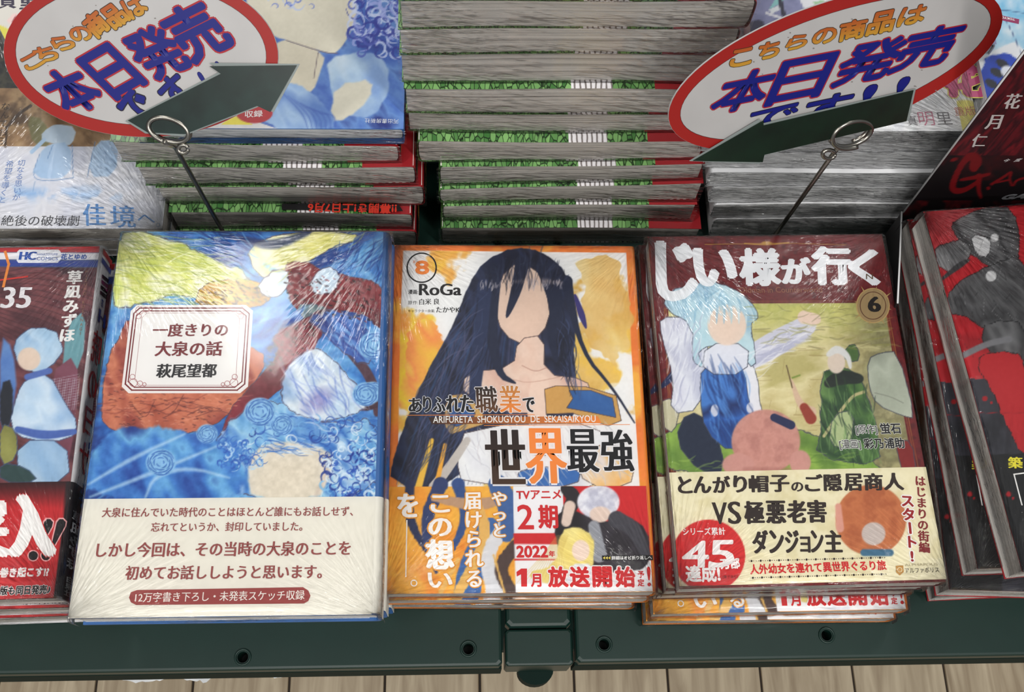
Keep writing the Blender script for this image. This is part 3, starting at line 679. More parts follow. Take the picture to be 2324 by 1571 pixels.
# ---- 2. orange comic with the belly band
c2, a2, W2, H2, T2 = np.array([.02476, .17514, .792]), -.006, .1278, .1823, .0129
ORG = solid('cover_orange', (236, 136, 48), .4)
orange = flat_book('comic_book', 'orange framed comic numbered 8 with a red and white band', W2, H2, T2, c2, a2, ORG, PAGES, 'R', 'orange comics', r=.004)
pl2 = Plane(orange, (0, 0, T2))
A = Art(pl2, -W2/2, W2/2-.002, -H2/2, H2/2, .0004, (238, 142, 56))
A.wc(np.ones(A.X.shape), [(236, 150, 50), (240, 134, 60), (228, 122, 54), (240, 176, 70)], 90)
inn = [(915, 569), (1421, 574), (1437, 870), (1452, 1105), (902, 1105), (908, 760)]
A.fill(inn, (238, 238, 238), 1.5, smooth=False)
m = A.pmask(inn, 1.5, smooth=False); bl = np.clip((A.noise(85, 5)-.50)*14, 0, 1)*m; left = np.clip((1180-A.X)/260, 0, 1)
A.wc(bl, [(214, 170, 84), (226, 190, 110), (236, 196, 90), (240, 214, 120)], 60); A.wc(bl*left, [(232, 150, 60), (238, 172, 80), (240, 210, 60), (236, 160, 92)], 80)
A.fill([(1300, 585), (1420, 582), (1435, 840), (1350, 800), (1310, 700), (1325, 640)], [(218, 174, 92), (228, 194, 118), (238, 218, 160)], 3, 26, 40, .85)
A.fill([(925, 735), (985, 720), (1015, 790), (985, 850), (930, 900), (925, 830)], [(236, 196, 70), (236, 150, 80), (240, 222, 90)], 3, 12, 20)
NV = (36, 42, 66)
A.fill([(880, 1105), (900, 1010), (960, 860), (1030, 740), (1060, 650), (1100, 590), (1170, 560), (1230, 570), (1290, 620), (1310, 720), (1300, 830), (1330, 930), (1200, 1000), (1100, 960), (1040, 1105)], [(34, 38, 60), (44, 52, 82), (30, 32, 50), (58, 66, 98)], 2.5, 2)
for k in range(34):
    x = 900+k*9.5; A.stroke([(1120+k*3, 640), (1060-30+k*6, 760), (960+k*9, 930), (x, 1100)], random.uniform(2, 6), random.choice([(60, 72, 112), (26, 30, 50), (84, 84, 118), (50, 84, 130)]), 3, .5, True)
A.ol = (1.8, (80, 62, 64)); A.fill([(1150, 600), (1215, 605), (1240, 660), (1250, 730), (1200, 788), (1140, 760), (1120, 690)], (228, 200, 182), 3)
A.fill([(1175, 770), (1235, 760), (1235, 850), (1330, 860), (1345, 900), (1200, 950), (1050, 900), (1055, 845), (1165, 835)], [(224, 190, 172), (232, 206, 190), (222, 184, 168)], 3)
A.stroke([(1185, 600), (1172, 660), (1150, 720)], [34, 24, 4], NV, 2); A.stroke([(1240, 610), (1268, 700), (1250, 760), (1262, 820)], [46, 34, 20, 6], NV, 2); A.stroke([(1120, 620), (1112, 740), (1130, 850), (1170, 870)], [40, 30, 16, 3], NV, 2)
A.stroke([(1100, 650), (1085, 800), (1075, 920)], [34, 34, 20], (44, 54, 86), 3)
A.stroke([(1285, 640), (1320, 800), (1390, 880), (1440, 960)], [30, 10, 6, 3], NV, 2); A.stroke([(1170, 640), (1220, 636), (1275, 642)], [4, 14, 5], (206, 180, 170), 8, .4)
A.stroke([(1305, 670), (1320, 715), (1330, 745)], [5, 16, 3], (60, 54, 120), 2)
A.stroke([(1225, 870), (1215, 940), (1230, 970)], [40, 44, 30], (234, 208, 192), 3)
A.fill([(1236, 884), (1262, 876), (1330, 878), (1398, 898), (1410, 955), (1380, 967), (1300, 938), (1240, 940)], (206, 160, 90), 2, smooth=False); A.fill([(1292, 886), (1340, 886), (1390, 904), (1398, 948), (1340, 936), (1286, 926), (1300, 905)], [(44, 88, 150), (60, 108, 172)], 2, smooth=False)
A.fill([(1010, 900), (1060, 892), (1110, 960), (1060, 975), (1010, 990)], (206, 166, 100), 2); A.fill([(1020, 920), (1060, 910), (1085, 950), (1020, 975)], (52, 98, 162), 2)
A.fill([(1060, 965), (1400, 960), (1430, 1105), (1050, 1105), (1035, 1040)], [(228, 228, 232), (240, 240, 240), (206, 206, 214)], 3)
A.fill([(1180, 1060), (1320, 1060), (1310, 1105), (1170, 1105)], (60, 110, 178), 4); A.stroke([(1060, 1000), (1020, 1060), (985, 1105)], [16, 20, 24], (196, 188, 182), 2)
A.fill([(1300, 1030), (1400, 1000), (1440, 1060), (1430, 1105), (1330, 1105)], [(230, 222, 222), (236, 186, 110), (240, 236, 232)], 6)
A.stroke([(980, 1000), (950, 1105)], [10, 16], (240, 190, 70), 3); A.stroke([(1010, 1010), (990, 1105)], [8, 12], (240, 170, 60), 3)
A.ol = None
A.hatch([(960, 880), (1040, 740), (1075, 650), (1090, 800), (1050, 1000), (920, 1090)], 120, 118, 110, [(28, 30, 50), (70, 84, 124), (50, 60, 96), (96, 96, 126)], 2.4, .5)
A.hatch([(1100, 600), (1230, 575), (1290, 640), (1260, 650), (1110, 660)], 60, 100, 50, [(24, 26, 42), (60, 66, 92)], 3, .5); A.hatch([(1090, 640), (1280, 636), (1280, 652), (1090, 656)], 40, 95, 16, [(176, 168, 176), (206, 196, 196)], 2.4, .6)
A.hatch([(1275, 700), (1300, 760), (1310, 880), (1270, 860)], 40, 85, 70, [(70, 84, 124), (26, 30, 48)], 2.4, .6)
A.hatch([(1070, 970), (1400, 965), (1420, 1095), (1060, 1095)], 90, 60, 60, [(190, 190, 200), (246, 246, 248), (206, 200, 204)], 2.4, .6); A.stroke([(1185, 830), (1215, 845), (1240, 835)], 2, (190, 150, 136)); A.stroke([(1165, 862), (1200, 870), (1270, 856)], 2, (196, 156, 140), alpha=.7)
# lower part, under the band
yb = 1104.5
low = A.Y > yb
A.wc(low*1.0, [(236, 156, 48), (240, 180, 70), (230, 140, 50)], 70)
for p, w_, c_ in (([(930, 1100), (925, 1180), (980, 1270)], [20, 22, 4], (40, 48, 84)), ([(1000, 1100), (960, 1190), (990, 1300)], [34, 26, 6], (48, 62, 108)), ([(1040, 1100), (1060, 1180), (1020, 1260)], [30, 20, 8], (52, 80, 136)),
                 ([(985, 1130), (1080, 1150), (1150, 1130)], [16, 26, 22], (186, 150, 120)), ([(1110, 1200), (1070, 1290), (1060, 1345)], [50, 60, 60], (62, 104, 166)), ([(1080, 1140), (1110, 1220), (1040, 1345)], [20, 26, 22], (226, 180, 100)),
                 ([(1150, 1190), (1100, 1260), (1130, 1345)], [36, 30, 60], (216, 216, 220)), ([(1170, 1240), (1130, 1290), (1160, 1345)], [30, 30, 30], (80, 62, 58)), ([(1130, 1100), (1160, 1160), (1150, 1220)], [44, 50, 24], (66, 100, 156)),
                 ([(1120, 1260), (1145, 1345)], [5, 5], (226, 180, 100)), ([(1040, 1270), (1000, 1345)], [8, 12], (226, 180, 100))): A.stroke(p, w_, c_, 3)
A.grain(5, 6)
L = Letters(pl2)
L.ring((957, 608), 33, 3.4, (26, 24, 26)); L.box('8', (943, 593), (973, 622), (236, 134, 60), .05)
L.box('#', (937, 591), (943, 598), (236, 134, 60))
L.text('漫画:', (926.5, 667), (949, 667), (30, 28, 30), 1.15, .02); L.text('RoGa', (952, 670.5), (1046, 670.5), (30, 28, 30), 1.0, 0, .035)
L.text('原作:', (926, 691), (949, 691), (30, 28, 30)); L.text('白米 良', (952, 691), (997, 690), (30, 28, 30), 1.1, 0, .02)
L.text('キャラクター原案:', (926, 709), (987, 709), (50, 48, 50), 1.1); L.text('たかやKi', (990, 709), (1046, 709), (30, 28, 30), 1.1, 0, .02)
K1, K2 = (36, 24, 22), (170, 110, 50)
for ch, x0, x1, y0 in (('あ', 928, 957, 904), ('り', 960, 979, 900), ('ふ', 982, 1010, 902), ('れ', 1013, 1043, 898), ('た', 1045, 1075, 897)): L.box(ch, (x0, y0), (x1, 936), (24, 22, 24), .012, .03, outl=(.05, (232, 232, 238)))
L.box('職', (1078, 877), (1130, 937), (40, 30, 28), .004, .012, outl=(.03, (232, 226, 226)), col2=(110, 70, 40)); L.box('業', (1133, 876), (1183, 937), (190, 130, 66), .004, .012, outl=(.03, (236, 226, 220)), col2=(236, 136, 56)); L.box('で', (1187, 903), (1213, 936), (24, 22, 24), .012, .03, outl=(.05, (232, 232, 238)))
L.line([(923, 943), (1213, 941.5)], 1.4, (236, 140, 60)); L.line([(1099, 966), (1429, 964)], 1.4, (236, 140, 60))
L.poly([(972, 947.4), (1356.7, 945), (1365, 961), (980, 963)], (44, 30, 26), (236, 136, 60))
L.text('ARIFURETA  SHOKUGYOU  DE  SEKAISAIKYOU', (983, 960), (1352, 958), (238, 236, 232), 1.3, .01)
L.box('世', (1103, 975), (1192, 1099), (34, 22, 20), .006, .025, outl=(.035, (236, 234, 236)), col2=(70, 46, 30)); L.box('界', (1193, 973), (1286, 1098), (238, 138, 60), .006, .022, outl=(.035, (236, 234, 236)))
L.box('最', (1287, 975), (1359, 1072), (20, 20, 24), .006, .02, outl=(.035, (236, 234, 236))); L.box('強', (1364, 976), (1438, 1070), (20, 20, 24), .006, .02, outl=(.035, (236, 234, 236)))
# band
y2 = float(pl2.uv(1180, yb)[1])
sheet_band(orange, 'paper_band', -W2/2, W2/2-.003, -H2/2+.0004, y2, T2, W2/2, solid('band_red', (200, 34, 38), .45), .00012)
# band print: blues and orange carry on at the left, white and red panel at the right
BP = Art(pl2, -W2/2, W2/2-.0022, -H2/2+.0002, y2, .0005); i0 = A.C[:BP.ny]
import builtins
def resample(dst, src):
    iu = np.clip(((dst.U-src.U[0, 0])/(src.U[0, -1]-src.U[0, 0])*(src.nx-1)).round().astype(int), 0, src.nx-1); iv = np.clip(((dst.V-src.V[0, 0])/(src.V[-1, 0]-src.V[0, 0])*(src.ny-1)).round().astype(int), 0, src.ny-1); dst.C = src.C[iv, iu]
resample(BP, A)
BP.fill([(1164.5, 1080), (1500, 1080), (1500, 1360), (1170, 1360)], (238, 238, 240), 1, smooth=False)
RED = (204, 38, 42)
BP.fill([(1278, 1090), (1500, 1090), (1500, 1272), (1278, 1272)], RED, 1, smooth=False); BP.fill([(1165, 1211), (1330, 1211), (1330, 1235.5), (1166, 1235.5)], RED, 1, smooth=False); BP.fill([(1167, 1269), (1280, 1269), (1280, 1273), (1167, 1273)], RED, 1, smooth=False)
BP.fill([(1270, 1150), (1320, 1165), (1370, 1190), (1420, 1170), (1470, 1200), (1480, 1275), (1440, 1300), (1300, 1300), (1255, 1230)], [(38, 34, 40), (56, 50, 58), (30, 26, 30)], 3, 3)
BP.stroke([(1285, 1110), (1305, 1130), (1290, 1160)], [26, 34, 30], (44, 38, 42), 2); BP.ell(1358, 1140, 48, 38, [(212, 212, 224), (236, 236, 242), (190, 190, 206)], 0, 3); BP.ell(1362, 1168, 24, 18, (226, 204, 190), 0, 3); BP.stroke([(1293, 1150), (1285, 1185)], [26, 22], (226, 204, 190), 3)
BP.stroke([(1348, 1195), (1360, 1260)], [26, 34], (150, 152, 160), 3); BP.stroke([(1400, 1180), (1440, 1200), (1465, 1260)], [40, 34, 16], (70, 68, 76), 3)
BP.fill([(1270, 1205), (1310, 1195), (1345, 1215), (1350, 1270), (1330, 1330), (1240, 1330), (1190, 1300), (1262, 1285)], [(232, 212, 120), (240, 226, 150), (222, 196, 100)], 3, 3); BP.ell(1318, 1250, 20, 24, (236, 214, 200), 0, 3); BP.fill([(1290, 1280), (1350, 1280), (1360, 1345), (1280, 1345)], (226, 230, 238), 3)
for k in range(14): BP.stroke([(1290-k*2, 1215), (1272-k*3, 1260), (1290-k*9, 1310+k)], 2, (206, 178, 90), 2, .5, True)
BP.grain(4, 6)
LB = Letters(pl2, .00032)
GO = (222, 150, 50)
LB.vert('やっと', (1133, 1115), (1133, 1222), WHITE, 1.05, .012, .02, outl=(.07, GO)); LB.vert('届けられる', (1073, 1115), (1077, 1336), WHITE, .95, .012, .02, outl=(.07, GO)); LB.vert('この', (999, 1116), (999, 1222), WHITE, 1.1, .012, .03, outl=(.07, GO))
LB.box('想', (967, 1226), (1029, 1291), WHITE, .03, .02, outl=(.08, GO)); LB.box('い', (972, 1301), (1026, 1334), WHITE, .02, .03, outl=(.07, GO)); LB.box('を', (903, 1122), (948, 1174), WHITE, .02, .03, outl=(.07, GO)); LB.line([(923.6, 1182), (921, 1309)], 2.6, WHITE); LB.ring((939.5, 1324), 6.5, 2.4, WHITE)
LB.text('TVアニメ', (1172.5, 1133), (1273, 1132), RED, 1.05, .02, .01); LB.box('2', (1174, 1147), (1211, 1201), RED, .02); LB.box('期', (1222, 1148), (1266, 1199), RED, .03); LB.text('2022', (1173, 1265), (1243, 1265), RED, 1.0, .035); LB.text('年', (1246, 1263), (1259, 1263), RED, 1, .03)
LB.poly([(1182, 1291), (1196, 1291), (1196, 1332), (1183, 1332)], RED); LB.poly([(1183, 1291), (1190, 1300), (1173, 1309), (1172, 1299)], RED); LB.box('月', (1205, 1304), (1228, 1332), RED, .04, outl=(.09, WHITE))
for ch, x0, x1 in (('放', 1244, 1289), ('送', 1293, 1338), ('開', 1345, 1388), ('始', 1397, 1441)): LB.box(ch, (x0, 1288), (x1, 1332), RED, .045, outl=(.10, WHITE))
LB.box('予', (1447, 1297), (1462, 1312), RED, .03); LB.box('定', (1447, 1315), (1462, 1331), RED, .03); LB.box('!', (1468, 1287), (1477, 1331), RED, .05)
LB.poly([(1366, 1261.5), (1481, 1260.5), (1482, 1272), (1366, 1273)], (26, 24, 26)); LB.text('詳細はオビ折り返しへ', (1388, 1270.5), (1479, 1269.5), WHITE, 1.0, .02)
for k in range(3): LB.poly([(1368+k*6, 1267), (1373+k*6, 1263.5), (1373+k*6, 1270.5)], (236, 214, 90))
finish(orange, [('cover_art', A, .00006), ('band_print', BP, .0002)], [('title_lettering', L), ('band_lettering', LB)])
film_top(orange, W2, H2, T2+.0005, 1.0, (.8, .7, 1.5, .4), mid=.1, R=.036)
for k, (dx, dy, r_) in enumerate(((-.001, -.0009, .0), (.0015, .0018, .004), (-.0035, .0005, -.012))):
    copy_tree(orange, (c2[0]+dx, c2[1]+dy, c2[2]-T2*(k+2)), a2+r_, ['orange comic directly under the top copy numbered 8', 'third orange comic down in the middle front stack', 'lowest orange comic of the middle front stack, on the green table'][k], skip=())
for k, (x, y, z, r_) in enumerate(((.1535, .1685, .766, .004), (.1525, .1665, .7531, -.004))):
    copy_tree(orange, (x+.0, y, z-T2), r_, ['orange comic sticking out just under the maroon comics', 'bottom orange comic sticking out furthest under the maroon comics'][k])

# ---- 3. maroon comic
c3, a3, W3, H3, T3 = np.array([.15885, .17562, .8015]), .0128, .1262, .1833, .0118
MAR = solid('cover_maroon', (96, 24, 28), .38)
mar = flat_book('comic_book', 'maroon comic numbered 6 with white gothic title and cream band', W3, H3, T3, c3, a3, MAR, PAGES, 'R', 'maroon comics', r=.003)
pl3 = Plane(mar, (0, 0, T3))
A = Art(pl3, -W3/2, W3/2-.001, -H3/2, H3/2, .0004, (98, 26, 30))
A.wc(np.ones(A.X.shape), [(84, 20, 26), (112, 30, 34), (98, 26, 30)], 14)
inn3 = [(1516, 690), (2006, 688), (2030, 830), (2075, 1080), (1535, 1080), (1525, 860)]
m = A.pmask(inn3, 2, smooth=False); A.wc(m, [(176, 164, 112), (212, 202, 150), (198, 184, 130), (226, 216, 170), (190, 180, 120)], 60, 2.5, -8)
A.wc(m*np.clip((790-A.Y)/90, 0, 1)*.8, [(206, 206, 110), (176, 180, 90), (222, 216, 150)], 34); A.wc(m*np.clip((A.X-1900)/90, 0, 1)*.75, [(140, 140, 100), (110, 106, 76), (170, 164, 120)], 24)
for k in range(26):
    x, y = random.uniform(1700, 1960), random.uniform(760, 1000); A.stroke([(x, y), (x+random.uniform(20, 50), y+random.uniform(-3, 3))], 1.4, (160, 140, 90), alpha=.6)
for k in range(8): A.stroke([(1720+k*30, 860+random.uniform(-80, 60)), (1716+k*30, 890+random.uniform(-60, 60))], 1.4, (160, 140, 90), alpha=.5)
for d in (0, 4): A.stroke([(1512-d, 700), (1528-d, 1070)], 1.3, (176, 130, 60), alpha=.8); A.stroke([(2010+d, 700), (2078+d*1.3, 1060)], 1.3, (176, 130, 60), alpha=.8)
A.stroke([(1600, 555), (1720, 553), (1780, 552), (1920, 556)], 1.6, (160, 116, 50)); A.ell(1740, 552, 12, 4, (186, 140, 60)); A.stroke([(1690, 553), (1740, 556), (1790, 551)], 3, (186, 140, 60))
A.stroke([(1530, 685), (2000, 683)], 1.4, (150, 100, 60), alpha=.8)
A.ol = (1.9, (66, 68, 84))
A.fill([(1500, 960), (1700, 950), (1900, 1000), (2000, 1060), (2000, 1090), (1500, 1090)], [(112, 150, 60), (142, 176, 76), (96, 130, 56)], 5, 6)
A.fill([(1530, 1000), (1560, 930), (1620, 960), (1650, 1075), (1590, 1075)], (34, 44, 66), 3); A.fill([(1485, 940), (1510, 900), (1545, 920), (1530, 985), (1505, 970)], (196, 190, 160), 3); A.stroke([(1500, 880), (1540, 840), (1560, 820)], [6, 22, 12], (30, 40, 80), 3)
A.fill([(1560, 720), (1600, 690), (1640, 700), (1610, 760), (1600, 830), (1590, 930), (1520, 940), (1530, 860), (1500, 760), (1497, 720)], [(206, 206, 222), (226, 228, 236), (186, 188, 208)], 3)
A.stroke([(1690, 820), (1760, 780), (1830, 740)], [50, 58, 44], (208, 208, 224), 3); A.stroke([(1680, 840), (1760, 800), (1840, 765)], [3, 20, 4], (176, 178, 204), 6, .6); A.stroke([(1825, 720), (1850, 725)], [30, 26], (232, 206, 190), 3)
A.fill([(1690, 800), (1720, 850), (1725, 930), (1760, 1000), (1700, 1030), (1640, 1000)], [(216, 216, 228), (232, 232, 238)], 3)
A.fill([(1592, 830), (1660, 820), (1690, 840), (1700, 920), (1730, 990), (1660, 1030), (1600, 980), (1588, 900)], [(34, 72, 140), (52, 104, 184), (28, 50, 104), (70, 126, 200)], 3)
A.ell(1622, 932, 9, 14, (206, 210, 226)); A.ell(1702, 926, 8, 12, (206, 210, 226))
A.fill([(1520, 660), (1570, 645), (1640, 640), (1700, 680), (1725, 715), (1700, 740), (1720, 820), (1700, 835), (1680, 780), (1580, 790), (1600, 840), (1570, 820), (1575, 740), (1505, 700)], [(170, 206, 218), (196, 222, 230), (150, 186, 210)], 3, 3)
A.fill([(1600, 780), (1700, 780), (1695, 850), (1595, 850)], (222, 224, 234), 3); A.ell(1650, 738, 44, 46, (232, 210, 194), 0, 4)
for k in range(9): A.stroke([(1640, 655), (1580+k*16, 690), (1575+k*17, 735)], 6, random.choice([(178, 212, 224), (150, 190, 212), (206, 228, 236)]), 2, .8, True)
A.fill([(1860, 850), (1900, 830), (1950, 850), (1990, 960), (2000, 1060), (1850, 1040), (1865, 960)], [(60, 96, 52), (86, 124, 64), (44, 74, 46), (104, 140, 80)], 3, 4); A.stroke([(1880, 870), (1910, 855), (1950, 860)], [20, 34, 20], (40, 48, 44), 3)
A.fill([(1905, 810), (1935, 775), (1952, 800), (1945, 825)], (84, 112, 66), 2); A.ell(1898, 822, 20, 26, (226, 210, 196), 0, 3); A.stroke([(1880, 805), (1900, 790), (1925, 808), (1930, 835)], [10, 18, 12, 5], (226, 226, 226), 3); A.stroke([(1795, 860), (1815, 920), (1840, 935)], [3, 16, 26], (214, 184, 160), 3); A.stroke([(1825, 925), (1840, 950)], [20, 26], (150, 60, 44), 3)
A.stroke([(1785, 830), (1798, 880)], 3, (110, 90, 60)); A.stroke([(1798, 858), (1815, 852)], 4, (130, 150, 70)); A.stroke([(1870, 990), (1930, 900), (1960, 890)], 7, (190, 180, 130), 2); A.fill([(1890, 940), (1940, 930), (1930, 1020), (1880, 1010)], (176, 190, 140), 3)
A.fill([(1968, 815), (2000, 800), (2038, 798), (2078, 950), (2050, 945), (1990, 920), (1972, 880)], [(166, 172, 156), (184, 190, 174), (150, 156, 142)], 3)
ol_ = A.ol; A.ol = None
A.hatch([(1520, 670), (1640, 645), (1720, 715), (1600, 700), (1540, 720)], 70, 75, 44, [(206, 230, 238), (140, 180, 204), (178, 210, 222)], 3, .6); A.hatch([(1505, 740), (1600, 720), (1590, 900), (1530, 920)], 50, 105, 60, [(176, 178, 202), (236, 238, 244)], 3, .5); A.hatch([(1700, 790), (1830, 735), (1840, 765), (1720, 850)], 40, -25, 60, [(176, 178, 202), (238, 238, 244)], 3, .5)
A.hatch([(1600, 840), (1690, 840), (1720, 990), (1620, 990)], 50, 70, 70, [(90, 150, 220), (24, 50, 110)], 4, .45, feather=3); A.hatch([(1865, 860), (1985, 870), (1995, 1050), (1860, 1030)], 70, 75, 60, [(44, 70, 44), (120, 156, 96), (30, 48, 40)], 3, .5)
A.hatch([(1700, 700), (2000, 695), (2030, 800), (1880, 790), (1720, 790)], 90, 0, 40, [(150, 150, 80), (220, 214, 160), (120, 116, 80)], 3, .4); A.hatch([(1520, 1040), (1900, 1020), (2040, 1075), (1520, 1075)], 60, -10, 40, [(90, 130, 50), (160, 190, 90)], 3, .4); A.hatch([(1680, 960), (1800, 960), (1800, 1060), (1690, 1060)], 60, 80, 16, [(214, 164, 150), (170, 116, 106)], 2.4, .4)
A.ol = ol_
A.stroke([(1985, 892), (2020, 900), (2050, 915)], 2, (120, 124, 112), alpha=.7)
A.ell(1738, 1002, 78, 72, [(196, 140, 128), (206, 150, 138), (186, 130, 120)], 0, 4); A.ell(1675, 1055, 36, 26, (204, 150, 140), 0, 4); A.ell(1816, 1050, 24, 28, (204, 150, 140), 0, 4); A.stroke([(1690, 1065), (1790, 1066)], 10, (170, 112, 104), 6, .5)
A.stroke([(1757, 948), (1795, 965)], [18, 20], (36, 44, 84), 2)
A.fill([(2030, 1000), (2070, 1000), (2080, 1080), (2050, 1080)], (130, 36, 36), 3); A.grain(5, 5)
L = Letters(pl3)
for ch, x0, y0, x1, y1_, xb in (('じ', 1492, 551, 1580, 680, .02), ('い', 1578, 566, 1668, 648, .04), ('様', 1680, 566, 1770, 647, .02), ('が', 1775, 586, 1838, 643, .035), ('行', 1845, 562, 1930, 645, .035), ('く', 1930, 569, 1992, 646, .05)):
    L.box(ch, (x0, y0), (x1, y1_), (234, 236, 240), .035, xb)
L.text('Oldman in Counterworld', (1678, 665), (1866, 664), (140, 84, 60), 1.1, .01)
L.circ((1981, 694), 36, (160, 136, 96), 38); L.ring((1981, 694), 29, 2, (96, 60, 40), 31); L.ring((1981, 694), 37, 2.2, (190, 160, 104), 39)
for k in range(8): an = pi/4*k+.2; L.poly([(1981+34*cos(an-.06), 694+36*sin(an-.06)), (1981+34*cos(an+.06), 694+36*sin(an+.06)), (1981+(50 if k % 2 else 43)*cos(an), 694+(54 if k % 2 else 45)*sin(an))], (176, 148, 96))
L.box('N', (1965, 622), (1981, 634), (90, 66, 40), .01); L.box('6', (1971, 674), (1997, 708), (26, 22, 20), .015, .06)
OW = (236, 236, 232)
L.text('[原作]', (1943, 983), (1991, 982), (60, 58, 60), 1.15, .01, outl=(.06, OW)); L.text('蛍石', (2000, 983), (2045, 982), (28, 26, 28), 1.1, .03, outl=(.06, OW)); L.text('[漫画]', (1906, 1017), (1954, 1016), (60, 58, 60), 1.15, .01, outl=(.06, OW)); L.text('彩乃浦助', (1962, 1017), (2053, 1015), (28, 26, 28), 1.1, .03, outl=(.06, OW))
y3 = float(pl3.uv(1800, 1067)[1])
V, F = boxgeo(-W3/2, W3/2-.0005, -H3/2+.0012, y3, T3+.00002, T3+.00028); link('paper_band', pymesh('paper_band', V, F), solid('band_ivory', (228, 220, 184), .5), mar)
BP = Art(pl3, -W3/2, W3/2-.0005, -H3/2+.0012, y3, .0005, (230, 222, 186)); BP.wc(np.ones(BP.X.shape), [(224, 214, 174), (236, 228, 196), (230, 222, 186)], 30)
BP.ell(1608, 1262, 83, 82, (206, 40, 42), 0, 2)
BP.ell(1976, 1181, 80, 80, [(186, 108, 66), (196, 118, 74), (176, 98, 60)], 0, 3); BP.stroke([(1902, 1150), (1906, 1200)], [14, 18], (216, 156, 140), 3); BP.ell(1982, 1212, 27, 26, (196, 184, 178), 0, 3); BP.stroke([(1960, 1255), (2020, 1255)], 16, (66, 110, 140), 3)
BP.grain(3, 5)
LB = Letters(pl3, .00036); DK = (48, 36, 32)
xs = [(1539, 1570), (1574, 1613), (1618, 1656), (1665, 1694), (1700, 1743), (1748, 1790), (1796, 1822), (1827, 1866), (1870, 1910), (1916, 1956), (1961, 2002), (2006, 2050)]
for ch, (x0, x1) in zip('とんがり帽子のご隠居商人', xs):
    t = (x0-1539)/500; yt = 1083-t*9+(17 if ch == 'の' else 0); LB.box(ch, (x0, yt), (x1, 1120-t*8-(0)), DK, .02, .035)
LB.box('V', (1616, 1141), (1650, 1190), DK, .0, .03); LB.box('S', (1652, 1139), (1681, 1190), DK, .0, .04)
for ch, x0, x1 in (('極', 1690, 1733), ('悪', 1739, 1782), ('老', 1787, 1828), ('害', 1833, 1874)): LB.box(ch, (x0, 1139-(x0-1690)*.02), (x1, 1189-(x0-1690)*.02), DK, .02, .035)
for ch, x0, x1 in (('ダ', 1708, 1742), ('ン', 1746, 1778), ('ジ', 1782, 1812), ('ョ', 1816, 1838), ('ン', 1840, 1868), ('主', 1872, 1910)): LB.box(ch, (x0, 1205+(14 if ch == 'ョ' else 0)), (x1, 1256-(x0-1708)*.015), DK, .02, .03)
RD = (150, 30, 36)
LB.vert('スター', (2057, 1122), (2066, 1215), RD, 1.0, .03, .02, outl=(.12, WHITE)); LB.vert('ト!', (2066, 1215), (2070, 1278), RD, 1.0, .03, .02, outl=(.12, WHITE)); LB.vert('はじまりの街編', (2087, 1080), (2098, 1256), (128, 40, 44), 1.0, .02, .02)
LB.text('シリーズ累計', (1550, 1214), (1646, 1213), WHITE, 1.1, .02); LB.box('4', (1551, 1229), (1606, 1288), WHITE, .02, .015, bl=(1549, 1288)); LB.box('5', (1613, 1228), (1663, 1287), WHITE, .02, .015, bl=(1609, 1288)); LB.text('万部', (1636, 1290), (1679, 1288), WHITE, 1.1, .04, outl=(.09, (206, 40, 42))); LB.text('達成!', (1558, 1318), (1634, 1317), WHITE, 1.1, .04); LB.text('(電子含む)', (1640, 1313), (1675, 1312), (80, 20, 20), 1.0)
LB.text('人外幼女を連れて異世界ぐるり旅', (1703, 1302), (2011, 1292), RED, 1.12, .035)
for k in range(60):
    x = 1700+k*5.2; LB.circ((x, 1274-k*.13), 2.6 if k % 4 == 1 else 1.1, DK, n=8); LB.circ((x+3, 1312-k*.14), 2.6 if k % 4 == 1 else 1.1, DK, n=8)
LB.poly([(2032, 1285), (2049, 1284), (2050, 1299), (2041, 1307), (2033, 1300)], (190, 140, 70)); LB.ring((2041, 1294), 5, 1.2, (236, 226, 190), n=16)
LB.text('アルファポリス', (2054, 1301), (2131, 1299), DK, 1.15, 0); LB.text('ALPHAPOLIS', (2053, 1286), (2128, 1284), (180, 170, 140), .6)
finish(mar, [('cover_art', A, .00006), ('band_print', BP, .0003)], [('title_lettering', L), ('band_lettering', LB)])
film_top(mar, W3, H3, T3+.0006, 1.0, (1.0, .5, 1.5, .6), mid=.15, R=.04)
for k, (dx, dy, r_) in enumerate(((-.0035, .0008, -.006), (-.0065, .0005, -.009))):
    copy_tree(mar, (c3[0]+dx, c3[1]+dy, c3[2]-T3*(k+2)), a3+r_, ['maroon comic directly under the top copy numbered 6', 'third maroon comic down, just above the orange ones'][k])

# ---- 4. left comic
T4, W4, H4, z4 = .0165, .1125, .176, .808
pTR, pBR = at_z(223, 560, z4), at_z(123.5, 1358, z4); a4 = atan2(pTR[1]-pBR[1], pTR[0]-pBR[0])-pi/2
c4 = (pTR+pBR)/2-np.array([cos(a4), sin(a4), 0])*(W4/2-.002)
left = flat_book('comic_book', 'comic numbered 35 with red, white and blue top stripe at the left edge', W4, H4, T4, c4, a4, solid('cover_white', (226, 224, 226), .35), PAGES, 'R', 'red striped comics', r=.004)
pl4 = Plane(left, (0, 0, T4))
A = Art(pl4, -W4/2, W4/2-.0012, -H4/2, H4/2, .00045, (92, 48, 56))
A.wc(np.ones(A.X.shape), [(70, 36, 46), (104, 56, 64), (124, 70, 74), (84, 44, 52)], 40, 3, 20)
for k in range(16): A.stroke([(0, 620+k*9), (100, 600+k*14), (230, 640+k*16)], 2, (64, 34, 42), alpha=.6)
A.fill([(150, 740), (196, 700), (188, 830), (140, 860)], (110, 160, 170), 3); A.fill([(110, 850), (178, 800), (172, 960), (150, 1080), (120, 1080)], [(110, 56, 70), (140, 84, 104)], 3)
for k in range(12): A.stroke([(125+k*5, 860), (118+k*5, 930)], 1.3, (200, 200, 210), alpha=.6); A.stroke([(118, 862+k*6), (178, 850+k*6)], 1.3, (200, 200, 210), alpha=.5)
